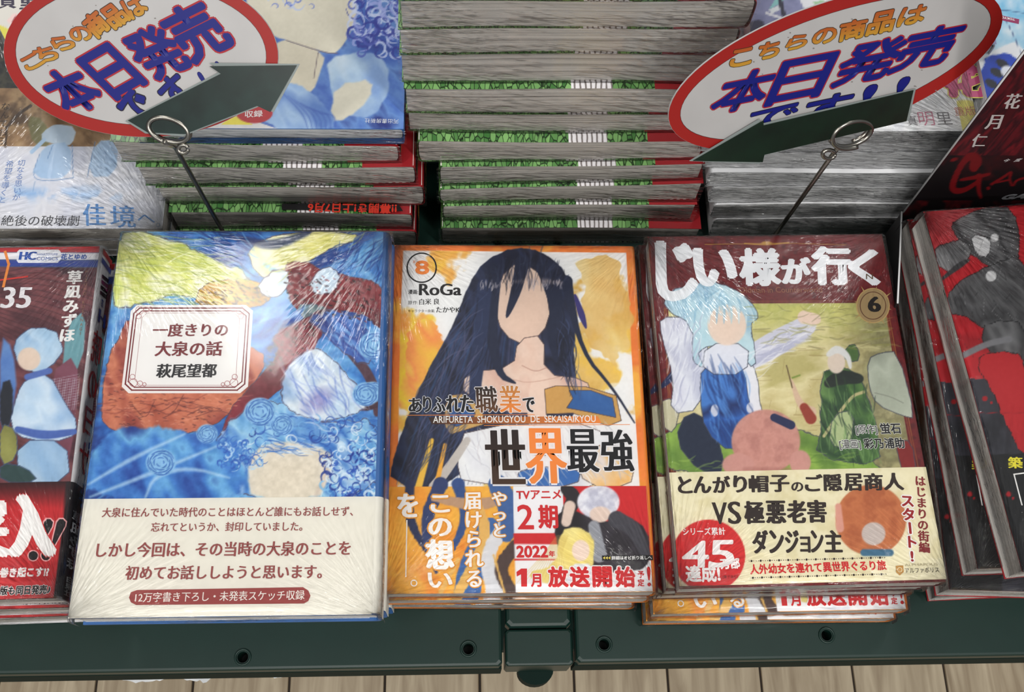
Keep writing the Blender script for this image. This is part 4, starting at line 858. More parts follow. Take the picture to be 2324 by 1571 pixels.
A.fill([(0, 760), (30, 790), (40, 900), (0, 1000)], [(80, 120, 190), (120, 160, 210)], 6)
A.ol = (1.8, (66, 84, 120)); A.fill([(30, 780), (60, 745), (120, 745), (146, 790), (130, 820), (90, 850), (40, 830)], [(160, 194, 222), (190, 214, 234), (130, 170, 210)], 3, 3); A.ell(66, 815, 26, 26, (228, 206, 188), 0, 4)
A.fill([(60, 860), (110, 845), (150, 920), (178, 960), (160, 1000), (60, 1000), (20, 970), (40, 890)], [(180, 206, 230), (210, 226, 240), (150, 184, 220)], 3); A.stroke([(40, 975), (100, 990), (170, 980)], [14, 20, 12], (76, 104, 176), 3); A.stroke([(62, 856), (112, 842)], 14, (84, 110, 180), 3)
A.fill([(40, 1000), (150, 1000), (160, 1095), (40, 1095)], [(150, 184, 216), (190, 214, 234)], 3); A.fill([(0, 870), (30, 860), (28, 960), (0, 980)], (36, 40, 50), 3)
A.fill([(0, 960), (38, 975), (40, 1040), (0, 1060)], [(130, 130, 70), (160, 160, 90)], 4); A.fill([(0, 1050), (60, 1060), (90, 1095), (0, 1095)], (50, 74, 74), 4)
A.grain(5, 6)
def px4(p): return pl4.uv(*p)
A.fill([(0, 557), (235, 557), (232, 575), (-20, 575)], (190, 34, 44), 1, smooth=False); A.fill([(-20, 573), (240, 574), (236, 591), (-20, 590)], (236, 236, 240), 1, smooth=False); A.fill([(-20, 590), (240, 591), (236, 607), (-20, 605)], (44, 66, 150), 1, smooth=False)
L = Letters(pl4)
L.poly([(44, 567), (133, 567), (138, 572), (137, 591), (130, 597), (42, 597), (38, 592), (39, 572)], (232, 234, 240))
L.text('HC', (44, 590), (80, 590), (40, 84, 170), 1.1, 0, .07); L.text('HANATOYUME', (84, 580), (131, 580), (60, 90, 160), 1.1, .01); L.text('COMICS', (83, 591), (131, 591), (60, 90, 160), .9, .01); L.text('花とゆめ', (138, 588), (196, 588), (40, 84, 170), 1.0, .04)
L.text('35', (2, 699), (66, 699), (232, 230, 234), 1.05, 0, .03); L.vert('草凪みずほ', (172, 614), (150, 778), WHITE, 1.0, .02, .03); L.vert('MIZUHO KUSANAGI', (198, 612), (182, 762), (150, 110, 84), .8)
L.line([(0, 636), (62, 628)], 4, (206, 50, 44)); L.line([(12, 572), (20, 600), (8, 650)], 6, (236, 140, 60))
yt4 = float(pl4.uv(100, 1094.5)[1])
BP = Art(pl4, -W4/2, W4/2-.0012, -H4/2+.0003, yt4, .0008, (190, 34, 40)); g = np.clip((A.Y.mean()*0+BP.Y-1094)/60, 0, 1); BP.C = np.array([50, 16, 20])*(1-g[..., None])+np.array([196, 40, 46])*g[..., None]; 
BP.mix(np.clip((1330-abs(BP.Y-1300)*1-1294)/10, 0, 1)*0, (0, 0, 0)); BP.fill([(-20, 1319), (135, 1319), (126, 1362), (-20, 1362)], (214, 60, 64), 1, smooth=False); BP.fill([(152, 1090), (175, 1090), (160, 1200), (142, 1362), (122, 1362), (135, 1250)], (38, 26, 30), 1.5, smooth=False)
sheet_band(left, 'paper_band', -W4/2, W4/2-.003, -H4/2+.0004, yt4, T4, W4/2, solid('band_black', (34, 28, 32), .4))
LB = Letters(pl4, .00042)
LB.box('入', (24, 1125), (118, 1262), WHITE, .03, .05, outl=(.045, (206, 40, 44))); LB.box('突', (-92, 1125), (14, 1262), WHITE, .03, .05, outl=(.045, (206, 40, 44)))
for dx in (0, 29):
    LB.circ((76+dx, 1262), 13, (236, 170, 170), n=20); LB.poly([(98+dx, 1184), (105+dx, 1176), (116+dx, 1176), (124+dx, 1184), (122+dx, 1196), (92+dx, 1250), (84+dx, 1246)], (236, 170, 170))
for dx in (0, 29):
    LB.circ((76+dx, 1262), 10.5, (24, 20, 24), n=20); LB.poly([(101+dx, 1186), (107+dx, 1179), (115+dx, 1179), (121+dx, 1186), (119+dx, 1196), (91+dx, 1247), (87+dx, 1244)], (24, 20, 24))
LB.text('巻き起こす!?', (0, 1309), (110, 1307), WHITE, 1.15, .05, outl=(.11, (206, 60, 66))); LB.text('版も同日発売♪', (0, 1350), (114, 1346), (36, 24, 28), 1.2, .03, outl=(.09, WHITE))
LS = Letters(Plane(left, (W4/2+.0001, 0, 0), (0, 1, 0), (0, 0, 1)), .0003)
sp = Plane(left, (W4/2, 0, 0), (0, 1, 0), (0, 0, 1))
def spine_text(LS, st, y_top, y_bot, T, col, wid=.72, bold=.02, z0=None):
    """characters stacked down the spine; reading direction runs towards the tail"""
    n = len(st); em = (y_top-y_bot)/n; 
    for i, ch in enumerate(st):
        V_, T_ = glyph(ch)
        for dx, dy in offs(bold, .02):
            W_ = V_+np.array([dx, dy]); yy = y_top-em*(i+.5)+(W_[:, 1]-.38)*em; zz = T/2+(W_[:, 0]-.5)*T*wid
            # seen from outside (looking towards -x) the glyph's right is towards +y?? spine glyphs stand with their tops at the head
            hh_ = LS.h+.00002+(abs(hash((dx, dy))) % 97)*1e-6; LS._add(np.stack([yy, zz], -1), T_, col, hh_)
spine_text(LS, '暁のヨナ', .045, -.030, T4, (196, 28, 36), .8, .0)
spine_text(LS, '(35)', -.032, -.044, T4, (40, 96, 170), .9)
LS2 = Letters(sp, .0007); spine_text(LS2, '草凪みずほ', -.047, -.074, T4, (170, 170, 172), .8); spine_text(LS2, '白泉社', -.077, -.086, T4, (190, 190, 190), .6)
spine_text(LS, '花とゆめ', .062, .058, T4, (40, 84, 170), .2); spine_text(LS, 'H', .058, .048, T4, (36, 60, 140), 1)
for t in range(4): LS.layer += 1; LS._add(np.array([[.076-t*.003, .003], [.074-t*.003, .013], [.0722-t*.003, .0125], [.0735-t*.003, .0035]]), np.array([(0, 2, 1), (0, 3, 2), (0, 1, 2), (0, 2, 3)]), (206, 60, 140), LS.h)
for y_, c_ in ((.0845, (190, 34, 44)), (.0795, (44, 66, 150))): LS.layer += 1; LS._add(np.array([[y_, .001], [y_+.003, .001], [y_+.003, T4-.001], [y_, T4-.001]]), np.array([(0, 1, 2), (0, 2, 3)]), c_, LS.h-.0001)
finish(left, [('cover_art', A, .00006), ('band_print', BP, .00033)], [('title_lettering', L), ('band_lettering', LB), ('spine_lettering', LS), ('band_spine_lettering', LS2)])
film_top(left, W4, H4, T4+.0006, 1.0, (1, 1.2, 1, 1.5), mid=.2, R=.04)
for k, (dx, dy) in enumerate(((.0045, -.0015), (.001, -.003), (-.003, -.001))):
    copy_tree(left, (c4[0]+dx, c4[1]+dy, c4[2]-T4*(k+2)), a4+.003*k, ['red striped comic directly under the copy numbered 35', 'third red striped comic down at the left edge', 'lowest red striped comic at the left edge, on the table'][k])

# ---- 5. black and red comics at the right
def red_comic(i, tl, bl, z, H, T, label, art=False):
    P, Q = at_z(*tl, z), at_z(*bl, z); a = atan2(P[1]-Q[1], P[0]-Q[0])-pi/2; Wd = .128
    e = np.array([cos(a), sin(a), 0]); up_ = np.array([-sin(a), cos(a), 0]); c = P+e*Wd/2-up_*H/2
    return c, a, Wd
zg, Tg, Hg = .815, .0185, .188
c5, a5, W5 = red_comic(0, (2096, 481), (2324, 1310), zg, Hg, Tg, '')
REDC = solid('cover_red', (150, 24, 32), .35)
red = flat_book('comic_book', 'thick comic with red and grey ink cover, topmost at the right edge', W5, Hg, Tg, c5, a5, REDC, PAGES, 'R', 'thick red and black comics', r=.004)
pl5 = Plane(red, (0, 0, Tg))
A = Art(pl5, -W5/2, W5/2-.001, -Hg/2, Hg/2, .0006, (160, 28, 36))
A.wc(np.ones(A.X.shape), [(150, 24, 32), (176, 34, 42), (164, 30, 38)], 60); A.wc(np.clip((640-A.Y)/120, 0, 1)*np.clip((2240-A.X)/60, 0, 1)*.5, [(160, 28, 36), (206, 110, 112)], 22, 3, -60)
A.wc(((A.Y > 860)*1.0), [(44, 44, 50), (54, 54, 62), (38, 38, 44)], 70)
G3 = [(64, 64, 66), (88, 88, 90), (60, 60, 62), (112, 112, 114)]; A.ol = (1.6, (22, 22, 24))
A.fill([(2165, 500), (2230, 470), (2300, 470), (2320, 560), (2290, 640), (2240, 600), (2190, 570), (2160, 520)], G3, 3, 4); A.fill([(2120, 560), (2190, 540), (2210, 580), (2160, 620), (2125, 600)], [(60, 60, 64), (140, 140, 142), (90, 90, 92)], 3, 4)
A.fill([(2200, 530), (2250, 540), (2245, 585), (2215, 580)], (196, 196, 198), 5); A.stroke([(2130, 640), (2180, 600), (2200, 590)], [3, 14, 3], (60, 60, 62), 2)
A.fill([(2140, 700), (2160, 650), (2230, 610), (2330, 570), (2360, 760), (2300, 800), (2200, 720), (2155, 710)], G3, 3, 4); A.fill([(2225, 760), (2240, 730), (2330, 730), (2330, 850), (2280, 830), (2240, 790)], G3, 3, 4)
for k in range(40): x, y = random.uniform(2150, 2330), random.uniform(500, 800); A.stroke([(x, y), (x+random.uniform(-20, 26), y+random.uniform(10, 34))], 1.6, random.choice([(190, 190, 192), (24, 24, 26), (24, 24, 26)]), 1.6, .6, True)
A.ell(2257, 540, 9, 9, (206, 206, 208)); A.ell(2249, 627, 12, 12, (196, 196, 198)); A.stroke([(2180, 810), (2240, 780), (2290, 770)], 14, (120, 120, 124), 3)
A.fill([(2210, 820), (2260, 795), (2330, 805), (2340, 1000), (2324, 1040), (2280, 960), (2250, 880)], (176, 34, 40), 1.6, 6)
A.fill([(2180, 1033), (2400, 1031), (2450, 1330), (2230, 1330)], (30, 30, 32), 1, smooth=False); 
for x, y, r in ((2289, 1122, 6), (2299, 1131, 3), (2235, 905, 6), (2250, 914, 3)): A.ell(x, y, r, r, (160, 26, 34))
A.stroke([(2140, 937), (2400, 938)], 1.4, (150, 26, 34)); A.grain(4, 5)
L = Letters(pl5); L.box('築', (2288, 1038), (2320, 1063), (226, 214, 60), .02, .03); L.line([(2324, 1074), (2301, 1077), (2319, 1146)], 3, WHITE)
finish(red, [('cover_art', A, .00006)], [('title_lettering', L)]); film_top(red, W5, Hg, Tg+.0006, 1.0, (.7, 1, 1.6, 1), mid=.3, R=.06)
for k, (tl, bl) in enumerate((((2060, 499), (2223, 1310)), ((2052, 560), (2150, 1297)))):
    cc, aa, _ = red_comic(0, tl, bl, zg-Tg*(k+1), Hg, Tg, ''); copy_tree(red, (cc[0], cc[1]-(0, .014)[k]*0, cc[2]-Tg), aa, ['thick red and black comic second from the top at the right edge', 'third thick red and black comic down at the right edge'][k], skip=())
cc = at_z(2150, 1343, .759); copy_tree(red, (cc[0]+.058, cc[1]+Hg/2, .759-Tg+.0), .03, 'lowest thick red and black comic at the right edge, on the table')

# ------------------------------------------------------------------ black cardboard display behind the right comics
pop = thing('display_board', 'black and red cardboard display board standing behind the thick comics at right', 'sign', (.33, .29, TZ))
o_ = np.array(pop.location)
V, F = boxgeo(.2405-.33, .19, -.0008, .0008, 0, .24); link('back_panel', pymesh('back_panel', V, F), solid('card_black', (20, 16, 18), .4), pop)
Q_ = at_y(2040, 690, .225); fx_, fz_ = float(Q_[0]), float(Q_[2]); V = [np.array(p)-o_ for p in ((.2400, .2893, TZ), (fx_, .225, TZ), (fx_, .225, fz_), (.2400, .2893, .787), (.2393, .2896, TZ), (fx_-.0007, .2253, TZ), (fx_-.0007, .2253, fz_), (.2393, .2896, .787))]
link('side_flap', pymesh('side_flap', V, [(0, 1, 2, 3), (7, 6, 5, 4), (0, 4, 5, 1), (1, 5, 6, 2), (2, 6, 7, 3), (3, 7, 4, 0)]), solid('card_dark', (24, 20, 22), .5), pop)
tube('raw_edge', [V[7]+(0, 0, .0003), (V[6]+V[7])/2+(0, 0, .0005), V[6]+(0, 0, .0003)], .0005, solid('card_edge', (206, 206, 206), .6), pop, 6)
tube('raw_edge', [np.array([.2403-.33, -.0006, .047]), np.array([.2403-.33, -.0006, .24])], .0005, solid('card_edge', (206, 206, 206), .6), pop, 6)
pp = Plane(pop, (0, -.0009, 0), (1, 0, 0), (0, 0, 1)); 
A = Art(pp, .2405-.33, .14, .03, .24, .0008, (16, 12, 14))
d1 = A.Y < 352; A.wc(d1*1.0, [(60, 12, 18), (26, 12, 16), (104, 20, 28), (34, 12, 18), (84, 16, 24)], 26, 6, -50, 3); A.wc(((A.Y > 352) & (A.Y < 410))*np.clip((A.noise(40)-.45)*8, 0, 1)*.7, [(70, 12, 16), (30, 10, 14)], 30)
A.wc((A.Y > 455)*np.clip((A.noise(30)-.45)*8, 0, 1)*.8, [(110, 16, 22), (60, 10, 14)], 20)
A.stroke([(2210, 380), (2218, 360), (2200, 352), (2180, 375), (2160, 420), (2165, 434), (2190, 432), (2220, 412)], [20, 26, 18, 12, 14, 14, 10, 8], (104, 14, 18), 2); A.stroke([(2180, 408), (2215, 402), (2245, 395)], [5, 9, 6], (104, 14, 18), 2); A.stroke([(2222, 400), (2220, 430), (2226, 448)], [14, 9, 6], (104, 14, 18), 2)
A.stroke([(2250, 418), (2280, 400), (2297, 388), (2290, 405), (2296, 420)], [6, 6, 6, 5, 5], (104, 14, 18), 2); A.stroke([(2262, 414), (2290, 408)], 4, (104, 14, 18)); A.stroke([(2300, 420), (2308, 408), (2324, 404)], 5, (104, 14, 18)); A.ell(2243, 427, 4, 4, (104, 14, 18)); A.ell(2165, 362, 9, 4, (104, 14, 18), -20)
L = Letters(pp, .0002)
for ch, x, y, s_ in (('花', 2297, 229, 17), ('月', 2254, 276, 16), ('仁', 2221, 318, 15)): L.box(ch, (x-s_+7, y-s_), (x+s_-4, y+s_), (186, 180, 178), .0, .025, bl=(x-s_-4, y+s_))
L.text('今', (2274, 367), (2288, 366), (200, 196, 196), 1.0, .01, skew=.3); L.text('度', (2300, 366), (2314, 365), (200, 196, 196), 1.0, .01, skew=.3); L.text('GA', (2270, 452), (2322, 449), (110, 110, 114), .75, .06, skew=.3)
finish(pop, [('board_print', A, .0001)], [('board_lettering', L)])

# ------------------------------------------------------------------ back row stacks
def leaf_mat():
    m, nt, b = newmat('cover_foliage'); tc = N(nt, 'ShaderNodeTexCoord')
    vo = N(nt, 'ShaderNodeTexVoronoi', feature='DISTANCE_TO_EDGE'); vo.inputs['Scale'].default_value = 420; mp = N(nt, 'ShaderNodeMapping'); mp.inputs['Scale'].default_value = (1, .38, 1); mp.inputs['Rotation'].default_value = (0, 0, .6)
    nt.links.new(tc.outputs['Object'], mp.inputs[0]); nt.links.new(mp.outputs[0], vo.inputs['Vector'])
    v2 = N(nt, 'ShaderNodeTexVoronoi'); v2.inputs['Scale'].default_value = 420; nt.links.new(mp.outputs[0], v2.inputs['Vector'])
    r = N(nt, 'ShaderNodeValToRGB'); e = r.color_ramp.elements; e[0].position = .02; e[0].color = (*lin((44, 74, 40)), 1); e[1].position = .10; e[1].color = (1, 1, 1, 1); nt.links.new(vo.outputs['Distance'], r.inputs[0])
    r2 = N(nt, 'ShaderNodeValToRGB'); e = r2.color_ramp.elements; e[0].position = .1; e[0].color = (*lin((52, 104, 46)), 1); e[1].position = .9; e[1].color = (*lin((122, 168, 100)), 1); nt.links.new(v2.outputs['Color'], r2.inputs[0])
    mx = N(nt, 'ShaderNodeMix', data_type='RGBA', blend_type='MULTIPLY'); mx.inputs[0].default_value = 1; nt.links.new(r2.outputs[0], mx.inputs[6]); nt.links.new(r.outputs[0], mx.inputs[7])
    # panels across the cover width: foliage | white clothes | foliage | red title panel
    sx = N(nt, 'ShaderNodeSeparateXYZ'); nt.links.new(tc.outputs['Object'], sx.inputs[0]); ma = N(nt, 'ShaderNodeMapRange'); ma.inputs[1].default_value = -.074; ma.inputs[2].default_value = .074; nt.links.new(sx.outputs['X'], ma.inputs[0])
    rm = N(nt, 'ShaderNodeValToRGB'); rm.color_ramp.interpolation = 'CONSTANT'; e = rm.color_ramp.elements; e[0].position = 0; e[0].color = (0, 0, 0, 1); e[1].position = .52; e[1].color = (1, 1, 1, 1); n_ = e.new(.66); n_.color = (0, 0, 0, 1)
    nt.links.new(ma.outputs[0], rm.inputs[0]); st = N(nt, 'ShaderNodeTexWave'); st.inputs['Scale'].default_value = 120; st.inputs['Distortion'].default_value = 2; nt.links.new(tc.outputs['Object'], st.inputs['Vector'])
    rs = N(nt, 'ShaderNodeValToRGB'); e = rs.color_ramp.elements; e[0].position = .1; e[0].color = (*lin((120, 112, 110)), 1); e[1].position = .4; e[1].color = (*lin((224, 220, 222)), 1); nt.links.new(st.outputs['Fac'], rs.inputs[0])
    m1 = N(nt, 'ShaderNodeMix', data_type='RGBA'); nt.links.new(rm.outputs[0], m1.inputs[0]); nt.links.new(mx.outputs[2], m1.inputs[6]); nt.links.new(rs.outputs[0], m1.inputs[7])
    rr = N(nt, 'ShaderNodeValToRGB'); rr.color_ramp.interpolation = 'CONSTANT'; e = rr.color_ramp.elements; e[0].position = 0; e[0].color = (0, 0, 0, 1); e[1].position = .80; e[1].color = (1, 1, 1, 1); nt.links.new(ma.outputs[0], rr.inputs[0])
    m2 = N(nt, 'ShaderNodeMix', data_type='RGBA'); nt.links.new(rr.outputs[0], m2.inputs[0]); nt.links.new(m1.outputs[2], m2.inputs[6]); m2.inputs[7].default_value = (*lin((140, 26, 32)), 1)
    nt.links.new(m2.outputs[2], b.inputs['Base Color']); b.inputs['Roughness'].default_value = .35
    return m
LEAF = leaf_mat(); WCOV = solid('cover_pale', (226, 226, 228), .35); 
class Stack:
    def __init__(s, Y0, base): s.pf = None; s.Yf = Y0; s.zt = base; s.n = 0
    def book(s, name, label, group, yt, yb, xl, xr, cmat, pmat, H, side, first=False, filmamp=1.0, endw=.03):
        """yt/yb: (left, right) photo heights of the upper and lower front edge; xl/xr: ends of the upper edge"""
        xm = (xl+xr)/2; ybm = (yb[0]+yb[1])/2; ytm = (yt[0]+yt[1])/2
        if not first:
            P = at_z(xm, ybm, s.zt); s.Yf = float(P[1])
        bl, br = at_y(xl, yb[0], s.Yf), at_y(xr, yb[1], s.Yf); tl, tr = at_y(xl, yt[0], s.Yf), at_y(xr, yt[1], s.Yf)
        x0, x1 = max(tl[0], getattr(s, 'minx', -9)), tr[0]; W = x1-x0; cx = (x0+x1)/2
        zb0 = s.zt; dz = (tl[2]-bl[2], tr[2]-br[2]); tilt_b = (bl[2]-(bl[2]+br[2])/2, br[2]-(bl[2]+br[2])/2)
        T = (dz[0]+dz[1])/2
        root = thing(name, label, 'book', (cx, s.Yf+H/2, zb0), 0, group)
        pf = getattr(s, 'pf', None); zbf = (lambda x: 0.0) if pf is None else (lambda x: pf(x+cx)-zb0+.0003)
        zm = float((tl[2]+tr[2])/2-(bl[2]+br[2])/2)
        n_ = s.n
        ztf = lambda x: zm+max(-.004, min(.004, (tr[2]-tl[2])*x/W))+.0006*sin(x*40+n_+1)
        book_body(root, W, H, zbf, ztf, side, cmat, pmat, r=.004, inset=.0009, thick=.0003)
        film_front(root, W, H, zbf, ztf, filmamp, endw)
        s.pf = lambda X: zb0+ztf(X-cx); s.zt = zb0+zm+.0003; s.n += 1
        return root, W, zm
ORD = ['lowest', 'second lowest', 'third from the bottom', 'fourth from the bottom', 'fifth from the bottom', 'sixth from the bottom', 'seventh from the bottom', 'eighth from the bottom', 'ninth from the bottom', 'tenth from the bottom', 'topmost']
# centre tall stack
S = Stack(.2955, TZ+.0003)
rows = [((516, 519), (550, 552), 999, 1592, 'L'), ((467, 463), (500, 497), 1002, 1583, 'L'), ((430, 415), (463, 451), 995, 1597, 'L'), ((380, 372), (417, 409), 995, 1600, 'L'), ((321, 322), (362, 365), 945, 1603, 'L'),
        ((256, 262), (296, 303), 923, 1620, 'R'), ((200, 203), (256, 260), 916, 1640, 'R'), ((123, 122), (187, 186), 906, 1665, 'R'), ((66, 63), (123, 122), 903, 1685, 'R'), ((3, 0), (66, 63), 904, 1722, 'R'), ((-60, -64), (3, 0), 900, 1728, 'R')]
for i, (yt, yb, xl, xr, sd) in enumerate(rows):
    S.book('thick_magazine', f'thick shrink-wrapped magazine {ORD[i]} in the tall centre back stack', 'thick magazines in the centre back stack', yt, yb, xl, xr, LEAF, PAGES, .205, sd, i == 0, 1.1, .04)
# left-centre stack under the blue poster book
S = Stack(.293, TZ+.0003)
rowsB = [((518, 520), (555, 557), 378, 945, 'R'), ((481, 485), (516, 518), 352, 936, 'R'), ((426, 422), (462, 461), 353, 962, 'R'), ((380, 379), (421, 418), 308, 943, 'R'), ((322, 333), (362, 374), 250, 905, 'R')]
for i, (yt, yb, xl, xr, sd) in enumerate(rowsB):
    S.minx = float(at_z(368, 517, .7815)[0])+.0012 if i < 2 else -9
    if i == 1: xl += 26
    r_, Wb, Tb = S.book('thick_magazine', f'thick shrink-wrapped magazine {ORD[i]} in the back stack left of centre', 'thick magazines in the back stack left of centre', yt, yb, xl, xr, LEAF, PAGES, .205, sd, i == 0, 1.1, .05)
    LS = Letters(Plane(r_, (Wb/2, 0, 0), (0, 1, 0), (0, 0, 1)), .0004); LS.layer = 0
    LS._add(np.array([[-.1015, .0022], [-.078, .0022], [-.078, Tb-.0022], [-.1015, Tb-.0022]]), np.array([(0, 1, 2), (0, 2, 3)]), (24, 18, 20), .0003)
    LS._add(np.array([[-.078, .0015], [.10, .0015], [.10, Tb-.0015], [-.078, Tb-.0015]]), np.array([(0, 1, 2), (0, 2, 3)]), (136, 22, 28), .0003)
    spine_text(LS, '発売!!', -.080, -.099, Tb, (222, 160, 70), .7); LS.build('spine_print', r_)
    if i == 1:
        lt = Letters(Plane(r_, (0, 0, Tb+.0012)), .0003); P1 = (690, 470); lt.poly([(640, 463), (905, 465), (915, 480), (640, 477)], (20, 18, 20)); lt.text('!!幕開き!上日7月6', (900, 466), (700, 464), (206, 52, 36), 1.0, .03); lt.build('cover_lettering', r_)
zt_ = S.zt
# blue poster book on top of it
Pc = at_y(887, 318, S.Yf); Wp, Hp, Tp = .1335, .19, float(at_y(887, 294, S.Yf)[2])-zt_
zp = zt_+Tp; Pr = at_z(916, 293, zp)
blu = thing('hardcover_book', 'hardcover with blue and cream watercolour cover lying on the back stack left of centre', 'book', (Pr[0]-Wp/2, Pr[1]+Hp/2, zt_))
book_body(blu, Wp, Hp, (lambda x: 0.0), (lambda x: Tp), 'R', blueC, PAGES_W, r=.003, inset=.003)
plb = Plane(blu, (0, 0, Tp)); A = Art(plb, -Wp/2, Wp/2, -Hp/2, .035, .0006, (40, 70, 150))
A.wc(np.ones(A.X.shape), [(36, 58, 136), (54, 88, 168), (92, 130, 190), (30, 46, 116)], 60, 2, 40)
A.fill([(560, -80), (800, -80), (812, 20), (800, 70), (765, 122), (740, 120), (650, 92), (560, 60)], [(200, 194, 176), (210, 204, 186)], 4, 2); A.fill([(620, 80), (742, 112), (720, 190), (700, 215), (600, 180)], [(196, 188, 168), (206, 198, 178)], 4, 2); A.stroke([(650, 92), (740, 121), (766, 121)], 2.4, (110, 100, 110)); A.stroke([(722, 120), (712, 178)], 2, (120, 108, 110))
A.fill([(740, 130), (830, 115), (880, 140), (885, 200), (850, 270), (770, 260), (750, 200)], [(120, 150, 196), (160, 184, 208), (180, 196, 210)], 5, 4); A.fill([(760, 190), (850, 180), (840, 225), (790, 270), (750, 275)], [(190, 186, 170), (206, 200, 184)], 5, 4)
A.fill([(640, 185), (700, 200), (750, 250), (760, 295), (600, 295), (610, 230)], [(110, 146, 200), (150, 178, 212), (80, 116, 180)], 4, 5)
A.curls(80, (800, 0, 910, 120), 22, [(150, 160, 216), (40, 50, 140), (190, 200, 230), (70, 84, 170)], w_=5); A.curls(24, (600, -40, 720, 20), 14, [(90, 110, 190), (170, 184, 220)])
for k in range(7): A.stroke([(640+k*14, 210+k*8), (690+k*12, 260), (700+k*10, 300)], 3, (50, 80, 160), 4, .6, True)
A.fill([(430, 240), (520, 255), (640, 296), (400, 300)], (206, 204, 204), 2, smooth=False); A.fill([(520, 268), (540, 264), (575, 284), (500, 284)], (222, 206, 70), 1, smooth=False); A.ell(577, 256, 42, 24, (170, 36, 44), 0, 2); A.grain(5, 6)
L = Letters(plb); L.text('収録', (556, 266), (596, 264), (226, 210, 210), .9, .02); L.text('河出書房新社', (905, 272), (828, 270), (206, 210, 220), 1.0)
finish(blu, [('cover_art', A, .00006)], [('cover_lettering', L)]); film_front(blu, Wp, Hp, lambda x: .001, lambda x: Tp-.001, 1.2, .04)

# white comics, right back stack
S = Stack(.3000, TZ+.0003)
rowsD = [((497, 496), (537, 536), 1622, 2200), ((463, 462), (492, 491), 1622, 2203), ((425, 424), (458, 457), 1618, 2210), ((392, 391), (422, 421), 1612, 2212), ((346, 345), (380, 379), 1605, 2215), ((298, 299), (343, 344), 1600, 2222)]
for i, (yt, yb, xl, xr) in enumerate(rowsD):
    rD, Wd, Td = S.book('comic_book', f'white shrink-wrapped comic {ORD[i] if i < 5 else "topmost"} in the back stack at right', 'white comics in the back stack at right', yt, yb, xl, xr, WCOV, PAGES_W, .182, 'L', i == 0, 1.6, .12)
zD = S.zt
plD = Plane(rD, (0, 0, Td+.0006)); A = Art(plD, -Wd/2, Wd/2, -.091, .091, .0008, (226, 226, 228)); A.wc(np.ones(A.X.shape), [(214, 216, 222), (232, 232, 234), (224, 226, 228)], 30)
A.ell(2190, 265, 52, 38, (226, 216, 110), 0, 4); A.grain(4, 6)
L = Letters(plD, .0002); PK = (196, 84, 128)
L.text('真', (2060, 284), (2083, 283), (110, 106, 110), 1.1); L.text('明', (2087, 283), (2122, 282), (206, 130, 150), 1.0); L.text('里', (2128, 282), (2162, 281), (120, 118, 120), 1.0)
L.box('花', (2140, 150), (2236, 218), PK, .06, .02, outl=(.09, (232, 222, 110))); L.text('重版', (2168, 262), (2216, 260), (206, 130, 110), 1.0)
finish(rD, [('cover_art', A, .0001)], [('cover_lettering', L)]); film_top(rD, Wd, .182, Td+.0012, 1.0, (1, 1.5, 1, 1), mid=.5, R=.06)

# books further back at the top right
def simple_cover(name, label, pfl, z, W, H, T, rz, art, mat=WCOV, xoff=0):
    P = at_z(*pfl, z); e = np.array([cos(rz), sin(rz), 0]); u_ = np.array([-sin(rz), cos(rz), 0]); c = P+e*W/2+u_*H/2
    r = thing(name, label, 'book', (c[0], c[1], z-T), rz); book_body(r, W, H, (lambda x: 0.0), (lambda x: T), 'R', mat, PAGES_W); p = Plane(r, (0, 0, T)); A = Art(p, -W/2, W/2, -H/2, H/2, .0009, (220, 220, 226)); L = Letters(p); art(A, L); finish(r, [('cover_art', A, .00008)], [('cover_lettering', L)]); return r
def artE(A, L):
    A.wc(np.ones(A.X.shape), [(120, 124, 160), (140, 144, 180), (128, 132, 168)], 40)
    A.fill([(1770, -20), (1800, -20), (1770, 8), (1745, 22)], (140, 196, 196), 2, smooth=False); A.fill([(1745, 22), (1772, 10), (1775, 20), (1750, 32)], (220, 226, 230), 2, smooth=False); A.stroke([(1740, 30), (1770, 40)], 6, (220, 222, 230)); A.stroke([(1770, 0), (1778, 32)], 10, (60, 60, 76)); A.fill([(1800, -30), (1960, -60), (1960, 20), (1830, 30)], (224, 226, 232), 2, smooth=False)
    A.fill([(1845, 5), (1870, 0), (1878, 12), (1850, 16)], (160, 200, 160), 1, smooth=False); A.fill([(1690, 50), (1730, 40), (1740, 80), (1690, 90)], (64, 64, 84), 4, 6)
E_ = simple_cover('comic_book', 'comic with a slate blue cover at the top right behind the oval sign', (1703, 74), zD+.0135, .128, .18, .012, -.05, artE)
def artF(A, L):
    A.wc(np.ones(A.X.shape), [(206, 222, 236), (120, 184, 220), (170, 208, 230), (236, 238, 240)], 70)
    A.fill([(2230, 120), (2324, 90), (2330, 180), (2240, 170)], (230, 232, 236), 4, 4); A.stroke([(2210, 60), (2260, 20), (2324, 30)], 2, (80, 120, 160)); A.stroke([(2280, 40), (2310, 100), (2324, 150)], 2, (90, 110, 150))
    A.fill([(2225, 140), (2265, 120), (2320, 130), (2320, 200), (2260, 240), (2225, 230)], [(30, 64, 176), (44, 84, 200)], 3, 6)
    for x, y in ((2275, 145), (2262, 165), (2250, 190)): A.ell(x, y, 16, 9, (40, 44, 56), 30, 2)
    A.ell(2290, 165, 20, 14, (226, 230, 240), 30, 3)
    L.poly([(2272, 35), (2313, 44), (2312, 55), (2271, 46)], (150, 50, 96)); L.text('TOKYO', (2303, 43), (2272, 37), WHITE, .9, .03)
F__ = simple_cover('comic_book', 'comic with a sky blue cover at the top right corner behind the display board', (2243, 235), .846, .128, .18, .012, 0, artF)
